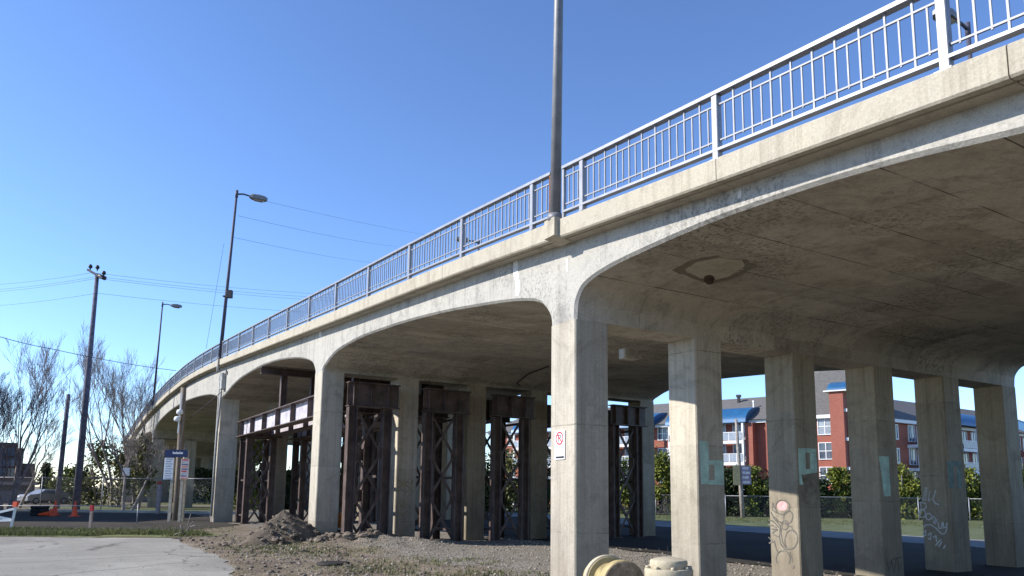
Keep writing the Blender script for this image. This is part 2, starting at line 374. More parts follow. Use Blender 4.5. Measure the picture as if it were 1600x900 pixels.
me.from_pydata(vv.tolist(), [], ff.tolist()); me.materials.append(ground_mat())
me.polygons.foreach_set('use_smooth', [True] * len(ff)); me.update()
o = bpy.data.objects.new('ground', me); COL.objects.link(o); tag(o, kind='structure')
def sheet(name, poly, z, mat, kind='structure', jag=0.0, step=.5):
    pts = []
    n = len(poly)
    for i in range(n):
        a, b = Vector((*poly[i], z)), Vector((*poly[(i + 1) % n], z)); k = max(1, int((b - a).length / step)) if jag else 1
        for j in range(k):
            p = a.lerp(b, j / k)
            if jag: p.x += rnd.uniform(-jag, jag); p.y += rnd.uniform(-jag, jag)
            pts.append(p)
    bm = bmesh.new(); f = bm.faces.new([bm.verts.new(p) for p in pts]); bmesh.ops.triangulate(bm, faces=[f])
    bmesh.ops.recalc_face_normals(bm, faces=bm.faces)
    me = bpy.data.meshes.new(name); bm.to_mesh(me); bm.free()
    if me.polygons[0].normal.z < 0: me.flip_normals()
    me.materials.append(mat); o = bpy.data.objects.new(name, me); COL.objects.link(o); return tag(o, kind=kind)
sheet('parking_lot', LOT, .012, ASPH, jag=.14, step=.45)
sheet('grass_verge', [(-60, 31.6), (-19, 31.4), (-12.2, 30.6), (-10.4, 28.2), (-12.3, 26.9), (-17.2, 26.5), (-60, 26.8)], .006, GRASS, jag=.25)
sheet('street', [(-150, 32.0), (-20, 31.8), (-13.5, 31.2), (-12.8, 36), (-17, 44), (-21, 51.0), (-150, 53.0)], .004, STREET, jag=.2)
def bpts(l): return [tuple(B(w_, s_, 0).xy) for w_, s_ in l]
sheet('lawn', bpts([(25.4, -24), (25.6, 0), (25.3, 20), (25.7, 40), (25.5, 60)]) + [(-40, 100), (90, 100), (90, 10)], .008, LAWN, jag=.2)
sheet('lawn', [(-40, 62), (-26, 55.0), (-11, 76), (-40, 98)], .008, LAWN, jag=.2)
sheet('footpath', bpts([(20.0, -24), (20.2, 0), (20.0, 20), (20.2, 45), (25.7, 45), (25.5, 20), (25.8, 0), (25.6, -24)]), .012, PATHM, jag=.15)
SHADE_ASPH = asphalt('deck_shade_asphalt', (.055, .050, .043), False)  # added ground sheet under the deck, shade put into its near-black colour
sheet('deck_shade_sheet', [tuple(B(w_, s_, 0).xy) for w_, s_ in ((7.9, -14), (7.6, -4), (8.0, 6), (8.2, 14), (8.6, 26), (9.0, 40), (20.6, 40), (20.4, 20), (20.6, 4), (20.3, -14))], .016, SHADE_ASPH, jag=.2)
kb = MB(); kb.bar((-80, 54.6, .07), (-14.5, 52.6, .07), .2, .15); o = kb.build('kerb', concrete('kerb_concrete', (.5, .48, .43), (.55, .52, .45), (.3, .28, .25))); tag(o, kind='structure')
# ------------------------------------------------------------------ bridge profiles
def pchip(xs, ys):
    xs, ys = np.array(xs, float), np.array(ys, float); h = np.diff(xs); d = np.diff(ys) / h; mm = np.zeros(len(xs))
    mm[0], mm[-1] = d[0], d[-1]
    for i in range(1, len(xs) - 1):
        if d[i - 1] * d[i] > 0: w1 = 2 * h[i] + h[i - 1]; w2 = h[i] + 2 * h[i - 1]; mm[i] = (w1 + w2) / (w1 / d[i - 1] + w2 / d[i])
    def f(x):
        i = int(np.clip(np.searchsorted(xs, x) - 1, 0, len(h) - 1)); t_ = (x - xs[i]) / h[i]; t2, t3 = t_ * t_, t_ ** 3
        return float((2 * t3 - 3 * t2 + 1) * ys[i] + (t3 - 2 * t2 + t_) * h[i] * mm[i] + (-2 * t3 + 3 * t2) * ys[i + 1] + (t3 - t2) * h[i] * mm[i + 1])
    return f
ZR = pchip([-30, -6.34, -.57, 3.63, 12.02, 20.59, 26.37, 33.5, 39.84, 45.5, 52, 56, 64, 74, 83, 97],
           [v + H for v in (2.10, 3.98, 4.45, 4.79, 5.35, 5.93, 6.31, 6.76, 7.06, 7.20, 7.20, 7.13, 6.88, 6.33, 5.62, 4.5)])
LT = .32                                    # ledge face height
WD = 14.15                                  # width of the superstructure
OV = .35                                    # ledge overhang
PIERS = [(-23.2, -22.4, .30), (-11.3, -10.6, 2.05), (0, .72, 2.85), (13.95, 14.75, 3.80), (31.57, 32.40, 4.66), (62.9, 63.75, 4.2), (87.9, 88.7, 3.6)]
ARCH = {1: [(-22.4, 1.0), (-22.1, 1.75), (-21.5, 2.05), (-17, 2.75), (-13, 2.9), (-11.7, 2.75), (-11.3, 2.1)],
        2: [(-10.6, 2.3), (-10.4, 2.62), (-9.8, 2.86), (-8.3, 3.08), (-6.83, 3.25), (-5.63, 3.42), (-4.37, 3.53), (-2.93, 3.58), (-1.63, 3.55), (-1.03, 3.52), (-.54, 3.455), (-.235, 3.37), (-.06, 3.2), (-.015, 3.08), (0, 2.9)],
        3: [(.72, 2.86), (.735, 2.97), (.80, 3.09), (.88, 3.19), (1.04, 3.33), (1.256, 3.42), (2.04, 3.585), (3.59, 3.80), (4.8, 3.945), (6.93, 4.14), (8.63, 4.245), (10.6, 4.32), (12.3, 4.28), (13.25, 4.12), (13.67, 3.98), (13.88, 3.90), (13.95, 3.84)],
        4: [(14.75, 3.9), (14.89, 4.06), (15.14, 4.24), (15.78, 4.44), (17.92, 4.80), (21.4, 5.12), (23.74, 5.20), (26.34, 5.19), (28.5, 5.06), (30.0, 4.86), (30.9, 4.74), (31.4, 4.69), (31.57, 4.67)],
        5: [(32.4, 4.70), (32.6, 4.80), (33.06, 4.93), (36.9, 5.38), (40.5, 5.60), (44.6, 5.77), (51, 5.84), (57, 5.66), (61, 5.30), (62.4, 4.95), (62.9, 4.3)],
        6: [(63.75, 4.3), (64.3, 4.75), (67, 5.05), (74, 5.1), (82, 4.7), (86.6, 4.3), (87.7, 3.9), (87.9, 3.7)]}
prof = [(-23.2, .30 + H), (-22.4, .30 + H)]
for k in range(1, 7):
    f = pchip(*zip(*ARCH[k])); a, b = PIERS[k - 1][1], PIERS[k][0]
    L = b - a; ss = sorted(set([a, b] + [x for x, _ in ARCH[k]] + list(np.arange(a + .3, b - .2, .3)) + [a + .03, a + .07, a + .12, a + .18, b - .03, b - .07, b - .12, b - .18]))
    prof += [(s_, f(s_) + H) for s_ in ss]
    prof += [(PIERS[k][0], PIERS[k][2] + H), (PIERS[k][1], PIERS[k][2] + H)]
bridge = thing('road_overpass', 'long weathered concrete road overpass on rows of square piers, rising over the yard', 'bridge', AO, TH)
mb = MB(); nP = len(prof); BV = .045
def offset(pr, dd):
    out = []
    for i in range(len(pr)):
        a, b = Vector(pr[max(i - 1, 0)]), Vector(pr[min(i + 1, len(pr) - 1)]); t_ = (b - a)
        if t_.length < 1e-6: t_ = Vector((1, 0))
        t_.normalize(); out.append((pr[i][0] - t_.y * dd, pr[i][1] + t_.x * dd))
    return out
prof_in = offset(prof, BV)
for i, (s_, z_) in enumerate(prof):          # at the piers the bevel only steps inwards, the joint stays level
    for a, b, zc in PIERS:
        if abs(s_ - a) < 1e-4: prof_in[i] = (a + BV, z_)
        elif abs(s_ - b) < 1e-4: prof_in[i] = (b - BV, z_)
for w, wi, sgn in ((0.0, BV, 1), (WD, WD - BV, -1)):         # spandrel faces and the bevel at their lower edge
    vs = [(w, s_, z) for s_, z in prof_in] + [(w, s_, ZR(s_) - LT + .02) for s_, z in prof_in]
    mb.add(vs, [((i, nP + i, nP + i + 1, i + 1) if sgn > 0 else (i, i + 1, nP + i + 1, nP + i)) for i in range(nP - 1) if prof_in[i + 1][0] - prof_in[i][0] > 1e-5], 0)
    vs = [(w, s_, z) for s_, z in prof_in] + [(wi, s_, z) for s_, z in prof]
    mb.add(vs, [((i, i + 1, nP + i + 1, nP + i) if sgn > 0 else (i, nP + i, nP + i + 1, i + 1)) for i in range(nP - 1)], 0)
mb2 = MB()
vs = [(w, s_, z) for w in (BV, WD - BV) for s_, z in prof]
mb2.add(vs, [(i, i + 1, nP + i + 1, nP + i) for i in range(nP - 1)], 0, True)
# end walls and top under the ledge
mb.add([(0, -23.2, 0), (WD, -23.2, 0), (WD, -23.2, ZR(-23.2) - LT), (0, -23.2, ZR(-23.2) - LT)], [(0, 1, 2, 3)], 0)
mb.build('spandrel_wall', CON_FACE, bridge)
mb2.build('vaulted_soffit', CON_SOF, bridge, edge=50)
mb = MB(); ss = list(np.arange(-23.2, 97, 1.0))
vs = [(.9, s_, ZR(s_) - .2) for s_ in ss] + [(WD - .9, s_, ZR(s_) - .2) for s_ in ss]
mb.add(vs, [(i, i + 1, len(ss) + i + 1, len(ss) + i)[::-1] for i in range(len(ss) - 1)]); mb.build('roadway', ROADM, bridge)
# approach ramp beyond the last pier
mb = MB(); vs = []
ss2 = list(np.arange(88.7, 97.1, 1.0))
for w in (0, WD):
    vs += [(w, s_, 0) for s_ in ss2] + [(w, s_, ZR(s_) - LT) for s_ in ss2]
k = len(ss2); mb.add(vs, [(i, i + 1, k + i + 1, k + i) for i in range(k - 1)] + [(2 * k + i, 3 * k + i, 3 * k + i + 1, 2 * k + i + 1) for i in range(k - 1)] + [(0, k, 3 * k, 2 * k), (k - 1, 3 * k - 1, 4 * k - 1, 2 * k - 1)])
mb.build('abutment', CON_FACE, bridge)
# ledge blocks with open joints
joints = [-23.2, -17.7, -12.0, -6.9, -3.5, .13, 4.4, 9.2, 12.3, 14.9, 20.6, 26.4, 30.8] + list(np.arange(36.3, 97, 5.6))
def ledge(side, a, b):
    mb = MB(); ss = list(np.linspace(a + .006, b - .006, max(2, int((b - a) / .7) + 1)))
    w0, w1 = (-OV, .9) if side == 0 else (WD - .9, WD + OV); ch = .02; ring = []
    for s_ in ss:
        z = ZR(s_); zb = z - LT
        sg_ = 1 if side == 0 else -1; e0, e1 = (w0, w1) if side == 0 else (w1, w0)
        q = [(e0, zb + .025), (e0 + sg_ * .02, zb), (e0 + sg_ * .11, zb), (e0 + sg_ * .115, zb + .03), (e0 + sg_ * .15, zb + .03), (e0 + sg_ * .155, zb), (e1, zb), (e1, z - ch), (e1 - sg_ * ch, z), (e0 + sg_ * ch, z), (e0, z - ch)]
        ring += [(x, s_, zz) for x, zz in q]
    n = 11; fs = []
    for i in range(len(ss) - 1):
        for j in range(n): fs.append((i * n + j, (i + 1) * n + j, (i + 1) * n + (j + 1) % n, i * n + (j + 1) % n))
    e = (len(ss) - 1) * n; fs += [tuple(range(n)), tuple(range(e, e + n))[::-1]]
    mb.add(ring, fs); mb.build('ledge_block', CON_LEDGE, bridge)
for side in (0, 1):
    for a, b in zip(joints[:-1], joints[1:]): ledge(side, a, b)
LAMPS = [.13, 30.85, 61.9]
for s_ in LAMPS:                            # small corbels that carry the lamp posts
    mb = MB(); z = ZR(s_); mb.add([(-OV - .09, s_ - .15, z + .012), (-OV - .09, s_ + .15, z + .012), (-OV + .25, s_ + .15, z + .012), (-OV + .25, s_ - .15, z + .012),
            (-OV - .09, s_ - .15, z - .30), (-OV - .09, s_ + .15, z - .30), (-OV + .25, s_ + .15, z - LT - .04), (-OV + .25, s_ - .15, z - LT - .04)],
            [(0, 1, 2, 3), (4, 7, 6, 5), (0, 4, 5, 1), (1, 5, 6, 2), (2, 6, 7, 3), (3, 7, 4, 0)]); mb.build('lamp_corbel', CON_LEDGE, bridge)
# piers: six square columns in a row at each bent
columns = {}
for pi, (a, b, zc) in enumerate(PIERS):
    sp = {3: 2.76}.get(pi, 2.69); bw = .69 if pi < 3 else .75 if pi == 3 else 1.0
    if pi in (0, 1): bw = .69
    if pi >= 4: sp = 2.85; bw = .95
    sp = (WD - bw) / 5 if pi != 3 else (WD - bw) / 5
    me = None
    for j in range(6):
        mb = MB(); hgt = zc + H
        mb.bb(0, bw, 0, b - a, -.4, hgt, 0, .022)
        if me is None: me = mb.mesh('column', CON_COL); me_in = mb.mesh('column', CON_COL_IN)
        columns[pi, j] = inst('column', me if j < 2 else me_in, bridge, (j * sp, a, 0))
def ell(cx, cy, rx, ry, rot=0, a0=0, a1=360, n=20):
    out = []
    for i in range(n + 1):
        a = math.radians(a0 + (a1 - a0) * i / n); x, y = rx * math.cos(a), ry * math.sin(a); c_, s_ = math.cos(math.radians(rot)), math.sin(math.radians(rot))
        out.append((cx + x * c_ - y * s_, cy + x * s_ + y * c_))
    return out
# broken-out patch, outlet and junction box on the soffit
def vz(s_):
    for (s0, z0), (s1, z1) in zip(prof[:-1], prof[1:]):
        if s0 <= s_ <= s1 and s1 > s0: return z0 + (z1 - z0) * (s_ - s0) / (s1 - s0)
def soffit_pt(px, py):
    d = ray(px, py); k = 3.
    o_ = Vector((0, 0, H))
    for _ in range(60):
        p = o_ + d * k; q = p - AO; s_ = q.dot(U3); z = vz(min(max(s_, -10), 13)); k += (z - p.z) / d.z * .7
    p = o_ + d * k; q = p - AO; return q.dot(N3), q.dot(U3)
def flat_on_soffit(name, pix, off, mat, thick=.03):
    pts = [soffit_pt(*p) for p in pix]; mb = MB(); n = len(pts)
    top = [(w, s_, vz(s_) + .05) for w, s_ in pts]; bot = [(w, s_, vz(s_) - off) for w, s_ in pts]
    mb.add(top + bot, [(i, (i + 1) % n, n + (i + 1) % n, n + i) for i in range(n)] + [tuple(range(n, 2 * n))]); return mb.build(name, mat, bridge)
DARKCON = concrete('damp_patch_edge', (.21, .195, .16), (.24, .21, .165), (.10, .09, .072))
LIGHTCON = concrete('patched_concrete', (.47, .44, .36), (.49, .45, .345), (.27, .245, .19), .7)
RUSTSTAIN = plain('rust_stain', (.11, .075, .055), .9, 0, .3, 9)
for dp in ([(1050, 422), (1060, 417), (1075, 410), (1081, 414), (1070, 421), (1074, 428), (1062, 428)], [(1068, 412), (1078, 407), (1100, 402), (1124, 399), (1124, 402), (1102, 406), (1080, 413)],
           [(1066, 427), (1076, 427), (1098, 436), (1116, 439), (1116, 443), (1100, 441), (1080, 434)], [(1112, 439), (1136, 434), (1158, 424), (1172, 415), (1174, 419), (1160, 429), (1138, 438), (1114, 443)],
           [(1160, 405), (1168, 406), (1171, 411), (1184, 414), (1178, 419), (1162, 421), (1164, 413)]):
    flat_on_soffit('dark_patch_edge', dp, .006, DARKCON)
flat_on_soffit('pale_patch', [(1072, 419), (1088, 409), (1124, 402), (1160, 406), (1164, 414), (1140, 430), (1112, 438), (1092, 433)], .012, LIGHTCON)
flat_on_soffit('rust_stain', ell(1108, 435, 9, 7, 0, 0, 330, 11), .016, RUSTSTAIN)
w_, s_ = soffit_pt(1109, 434); mb = MB(); mb.tube([(w_, s_, vz(s_) + .05), (w_, s_, vz(s_) - .10)], .055, 12); mb.build('drain_outlet', plain('old_iron', (.07, .045, .035), .8, 0, .3), bridge)
mb = MB(); mb.bb(2.45, 2.82, 1.7, 1.9, 4.42, 4.62, 0, .02); mb.bb(2.86, 2.95, 1.75, 1.85, 4.46, 4.56); mb.build('junction_box', plain('box_grey', (.40, .38, .33), .7), bridge)
# conduit and cabinet on the third pier, thin bracing cable below the long arch
mb = MB(); zc = ZR(30.85)
mb.tube([(-.42, 30.7, zc - .25), (-.42, 30.75, zc - .75)], .05, 8); mb.bb(-.22, 0.0, 30.55, 31.0, zc - 1.55, zc - .72, 0, .02)
mb.tube([(-.1, 31.15, zc - .7), (-.1, 31.2, 5.9), (-.1, 31.6, 4.6), (-.1, 31.62, .3)], .055, 8); mb.tube([(-.08, 31.9, zc - .55), (-.08, 31.9, .4)], .035, 6)
mb.bb(-.12, 0, 31.9, 32.1, zc - .9, zc - .7); mb.bb(-.12, 0, 30.2, 30.4, zc - .8, zc - .66)
mb.build('conduit_cabinet', plain('cabinet_grey', (.36, .36, .35), .6), bridge)
# ------------------------------------------------------------------ writing painted on the piers
def poly_on(col_key, pts, mat, name, face='end', off=.004):
    c = columns[col_key]; lw, ls = c.location.x, c.location.y; mb = MB()
    if len(pts) < 12:                        # hand-painted, slightly ragged edges
        out = []
        for (x0, y0), (x1, y1) in zip(pts, pts[1:] + pts[:1]):
            k = max(1, int(math.hypot(x1 - x0, y1 - y0) / 3.5))
            for j in range(k): out.append((x0 + (x1 - x0) * j / k + (rnd.uniform(-.35, .35) if j else 0), y0 + (y1 - y0) * j / k + (rnd.uniform(-.35, .35) if j else 0)))
        pts = out
    n = len(pts)
    if face == 'end': q = [(on_s(px, py, ls - off)[0] - lw, -off, on_s(px, py, ls - off)[1]) for px, py in pts]; back = [(x, .001, z) for x, y, z in q]
    else: q = [(-off, on_w(px, py, lw - off)[0] - ls, on_w(px, py, lw - off)[1]) for px, py in pts]; back = [(.001, y, z) for x, y, z in q]
    mb.add(q + back, [tuple(range(n))] + [(i, n + i, n + (i + 1) % n, (i + 1) % n) for i in range(n)]); return mb.build(name, mat, c)
def strokes_on(col_key, lines, mat, name, face, wd=.02, off=.004):
    c = columns[col_key]; lw, ls = c.location.x, c.location.y; mb = MB()
    for ln in lines:
        P = []
        for px, py in ln:
            if face == 'end': w_, z_ = on_s(px, py, ls); P.append(Vector((w_ - lw, -off, z_)))
            else: s_, z_ = on_w(px, py, lw); P.append(Vector((-off, s_ - ls, z_)))
        upv = (0, 1, 0) if face == 'end' else (1, 0, 0)
        for a, b in zip(P[:-1], P[1:]):
            d = (b - a)
            if d.length < 1e-5: continue
            d.normalize(); mb.bar(a - d * wd * .35, b + d * wd * .35, wd, .004 + rnd.uniform(0, .0015), upv)
    return tag(mb.build(name, mat, c), kind='stuff')
P2 = 2
# 'b' on the second column
poly_on((P2, 1), [(1093, 689), (1107, 690), (1108, 757), (1095.5, 756.5)], TEAL, 'painted_letter')
poly_on((P2, 1), [(1107.3, 719), (1130, 719.6), (1130.2, 726.4), (1107.5, 726)], TEAL, 'painted_letter')
poly_on((P2, 1), [(1116.5, 726.6), (1130.2, 726.8), (1131.5, 757.6), (1117, 757.3)], TEAL, 'painted_letter')
poly_on((P2, 1), [(1108.3, 750), (1116.6, 750), (1116.7, 757.3), (1108.5, 757)], TEAL, 'painted_letter')
# 'o' on the third, half painted over
poly_on((P2, 2), [(1247, 700), (1258, 700.3), (1260, 757), (1249.5, 757)], TEAL, 'painted_letter')
poly_on((P2, 2), [(1258.3, 700.3), (1275, 701), (1275.3, 707.5), (1258.5, 707)], TEAL, 'painted_letter')
poly_on((P2, 2), [(1265.5, 707.8), (1275.3, 708), (1277.5, 741), (1266.5, 741)], TEAL, 'painted_letter')
poly_on((P2, 2), [(1259.5, 733), (1266.2, 733), (1266.4, 741.5), (1259.8, 741)], TEAL, 'painted_letter')
poly_on((P2, 2), [(1252, 742), (1260, 741), (1270, 739), (1279, 738), (1280.5, 775), (1274, 790), (1258, 786), (1252, 768), (1256, 758)], BUFF, 'overpaint_patch', off=.007)
# 'l' and 'n' on the next two
poly_on((P2, 3), [(1373.5, 713), (1388.5, 713), (1392, 775), (1382, 775.5)], TEAL, 'painted_letter')
TEAL_D = plain('worn_teal_paint', (.19, .27, .25), .85, 0, .25, 6)
poly_on((P2, 4), [(1480, 720), (1489.5, 720.4), (1491, 762), (1483, 762)], TEAL_D, 'painted_letter')
poly_on((P2, 4), [(1489.8, 720.4), (1501.5, 721), (1501.8, 728.5), (1490, 728.2)], TEAL_D, 'painted_letter')
poly_on((P2, 4), [(1495, 728.8), (1501.8, 729), (1503.5, 763), (1496.5, 762.5)], TEAL_D, 'painted_letter')
def zz(X, Y): return (1180 + X * .1777, 740 + Y * .1777)
g3 = [ell(240, 295, 62, 65), ell(290, 382, 40, 56, 10), ell(262, 452, 28, 40, 0), ell(316, 580, 56, 84, 5), ell(246, 748, 62, 70, 0, 150, 395),
      [(140, 340), (165, 395), (220, 455), (214, 560), (225, 620), (262, 665), (300, 665)], [(235, 440), (228, 520), (240, 600), (268, 650)], [(150, 365), (205, 420), (250, 440)],
      [(120, 408), (160, 420), (205, 470)], [(148, 487), (196, 492), (152, 520), (160, 535), (208, 556)], [(120, 448), (150, 455), (185, 475)], [(125, 610), (170, 596), (185, 660), (205, 700)],
      [(262, 440), (320, 470), (340, 510)], [(305, 690), (318, 730), (328, 770)], [(120, 560), (150, 590)], [(170, 300), (155, 260), (150, 320), (190, 345)], [(335, 830), (345, 810), (338, 832)]]
strokes_on((P2, 2), [[zz(*p) for p in l] for l in g3], INK, 'graffiti_outline', 'face', .023)
poly_on((P2, 2), [zz(*p) for p in ell(238, 285, 46, 42, 0, 0, 342, 12)], PINK, 'graffiti_pink_fill', 'face', .002)
def z5(X, Y): return (1400 + X * .1777, 740 + Y * .1777)
g5 = [[(262, 122), (250, 190), (236, 232), (262, 232), (272, 130), (262, 122)], [(292, 185), (285, 238), (305, 230)], [(296, 165), (299, 170)], [(350, 148), (326, 225), (345, 262), (378, 272)],
      [(214, 252), (222, 300), (212, 372)], [(214, 252), (262, 262), (268, 300), (232, 318)], ell(232, 352, 28, 34, 0), ell(288, 378, 24, 28, 0),
      [(318, 400), (328, 372), (350, 398), (330, 430), (345, 440), (362, 405)], [(372, 430), (378, 480), (398, 482), (408, 430)], [(415, 430), (418, 478), (440, 470), (450, 435)],
      [(450, 440), (446, 490), (430, 528), (402, 530), (352, 480), (310, 450), (262, 452), (250, 470)], [(240, 520), (262, 500), (262, 545), (240, 540)], [(285, 540), (310, 520), (305, 580), (285, 570)],
      [(330, 560), (352, 545), (358, 600)], [(350, 630), (395, 580)], [(378, 640), (405, 600)], [(420, 655), (436, 630)]]
strokes_on((P2, 4), [[z5(*p) for p in l] for l in g5], PALE, 'graffiti_writing', 'face', .028)
strokes_on((P2, 3), [[(1385, 872), (1389, 893), (1393, 876), (1397, 894), (1400, 874)], [(1402, 872), (1405, 892), (1408, 880)], [(1388, 880), (1398, 872), (1408, 871)]], INK, 'graffiti_tag', 'end', .02)
strokes_on((3, 1), [[(620, 757), (624, 750), (628, 758), (632, 749), (630, 761), (636, 752), (641, 757), (645, 750), (643, 760)], [(621, 768), (627, 764), (633, 770), (640, 765), (646, 769)], [(624, 781), (626, 792), (631, 783), (630, 796), (636, 786), (641, 795)], [(622, 800), (630, 804), (637, 798)], [(620, 764), (631, 755), (642, 764)]], plain('ochre_spray', (.30, .265, .16), .9, 0, .3, 9), 'graffiti_tag', 'end', .024)
# no-parking sign on the nearest column
sg = thing('no_parking_sign', 'small white no parking plate with red ring on the front column of the nearest pier', 'sign', B(-.012, .42, H + .78), TH)
mb = MB(); mb.bb(-.006, .006, -.145, .145, -.24, .24); mb.build('plate', plain('sign_white', (.80, .80, .80), .4), sg)
def ring3(cx, cz, r0_, r1_, n=28):
    mb = MB(); vs = []
    for i in range(n):
        a = 2 * math.pi * i / n
        for r_ in (r0_, r1_):
            for x in (-.008, -.005): vs.append((x, cx + r_ * math.cos(a), cz + r_ * math.sin(a)))
    fs = []
    for i in range(n):
        j = (i + 1) % n; fs += [(4 * i, 4 * i + 2, 4 * j + 2, 4 * j), (4 * i, 4 * j, 4 * j + 1, 4 * i + 1), (4 * i + 2, 4 * i + 3, 4 * j + 3, 4 * j + 2)]
    mb.add(vs, fs); return mb
ring3(0, .11, .085, .112).build('red_ring', RED, sg)
mb = MB(); mb.bar((-.0095, .072, .182), (-.0095, -.072, .038), .022, .003, (1, 0, 0)); mb.build('red_slash', RED, sg)
mb = MB(); pts = [(.028, .045), (.028, .175)]
for a, b in (((.030, .050), (.030, .172)), ((.030, .165), (-.020, .165)), ((-.026, .165), (-.026, .112)), ((-.020, .112), (.030, .112))): mb.bar((-.0075, a[0], a[1]), (-.0075, b[0], b[1]), .016, .002, (1, 0, 0))
mb.build('letter_p', BLACK, sg)
mb = MB(); mb.bar((-.0075, .105, -.205), (-.0075, -.105, -.205), .034, .002, (1, 0, 0)); mb.add([(-.0086, -.1, -.165), (-.0086, -.1, -.235), (-.0086, -.135, -.205)], [(0, 1, 2)]); mb.build('black_arrow', BLACK, sg)
LIME = plain('lime_bloom', (.66, .65, .62), .95, 0, .2, 9)
for pl in ([(802, 408), (808, 407), (810, 428), (813, 448), (811, 462), (805, 462), (806, 446), (802, 428)], [(884, 404), (887, 403), (888, 424), (885, 425)], [(1152, 300), (1158, 297), (1158, 309), (1153, 310)],
           [(498, 512), (501, 511), (502, 527), (499, 528)]):
    mb = MB(); n = len(pl); q_ = [on_w(x, y, -.004) for x, y in pl]; mb.add([(-.004, a, b) for a, b in q_] + [(.002, a, b) for a, b in q_], [tuple(range(n)), tuple(range(n))[::-1]][:1] + [(i, n + i, n + (i + 1) % n, (i + 1) % n) for i in range(n)]); mb.build('lime_streak', LIME, bridge)
# ------------------------------------------------------------------ railing along the near edge
rail = thing('bridge_railing', 'pale galvanised steel railing with thin upright bars along the near edge of the overpass', 'railing', AO, TH)
RW = -.26; RH = .885
posts = [-23.3, -20.45, -17.6, -14.75, -11.95, -9.15, -6.34, -3.45, -.57, .92, 3.65, 6.40, 9.2, 12.02, 14.86, 17.7, 20.59, 23.45, 26.4, 29.25]
posts2 = [33.76, 36.8, 39.84, 42.79, 45.8] + list(np.arange(48.8, 96, 3.0))
ends = [(-.06, 'n'), (.33, 'r'), (30.5, 'n'), (31.2, 'n')]
mb = MB(); mb.bb(-.045, .045, -.05, .05, -.02, RH - .02, 0, .008); mb.bb(-.085, .085, -.085, .085, -.02, .0); post_me = mb.mesh('post', GALV)
for s_ in posts + posts2: inst('post', post_me, rail, (RW, s_, ZR(s_)))
mb = MB(); mb.bb(-.03, .03, -.028, .028, -.02, RH, 0, .006); end_me = mb.mesh('end_post', GALV); end_rust = mb.mesh('end_post', RUST)
for s_, k in ends:
    o = inst('end_post', end_rust if k == 'r' else end_me, rail, (RW - .01, s_, ZR(s_)))
    if k == 'r': o['label'] = 'rusty brown end post'
segs = [(-23.3, -.06), (.33, 30.5), (31.2, 95.6)]
def rail_run(name, z, w, h, a, b, mt=GALV):
    mb = MB(); n = max(2, int((b - a) / 1.4)); ss = np.linspace(a, b, n); vs = []
    for s_ in ss: vs += [(RW - w / 2, s_, ZR(s_) + z - h / 2), (RW + w / 2, s_, ZR(s_) + z - h / 2), (RW + w / 2, s_, ZR(s_) + z + h / 2), (RW - w / 2, s_, ZR(s_) + z + h / 2)]
    fs = [(i * 4 + j, i * 4 + (j + 1) % 4, (i + 1) * 4 + (j + 1) % 4, (i + 1) * 4 + j) for i in range(n - 1) for j in range(4)] + [(0, 3, 2, 1), tuple(4 * (n - 1) + j for j in range(4))]
    mb.add(vs, fs); mb.build(name, mt, rail)
for a, b in segs:
    rail_run('handrail', RH + .015, .11, .05, a - .02, b + .02); rail_run('bottom_rail', .125, .095, .036, a, b)
    rail_run('inner_rail', RH - .145, .026, .02, a, b, BALU); rail_run('inner_rail', .255, .026, .02, a, b, BALU)
mb = MB(); mb.bb(-.0105, .0105, -.0105, .0105, .12, RH - .01); tall_me = mb.mesh('baluster', BALU)
mb = MB(); mb.bb(-.009, .009, -.009, .009, .23, RH - .14); short_me = mb.mesh('baluster', BALU)
allp = sorted(posts + posts2 + [e for e, _ in ends]); bal = []
for a, b in zip(allp[:-1], allp[1:]):
    if a in (-.06, 30.5): continue
    n = max(2, round((b - a) / .142)); n += n % 2
    for i in range(1, n): bal.append((a + (b - a) * i / n, i % 2 == 0))
vis = [x for x in bal if -6.9 < x[0]]; vis.sort(key=lambda x: x[0]); hid = [x for x in bal if x[0] <= -6.9]
for s_, tall in vis[:298]: inst('baluster', tall_me if tall else short_me, rail, (RW, s_, ZR(s_)))
mb = MB()
for s_, tall in vis[298:] + hid:
    r_ = .0105 if tall else .009; z0, z1 = (.12, RH - .01) if tall else (.23, RH - .14)
    mb.bb(RW - r_, RW + r_, s_ - r_, s_ + r_, ZR(s_) + z0, ZR(s_) + z1)
tag(mb.build('far_balusters', BALU, rail), kind='stuff')
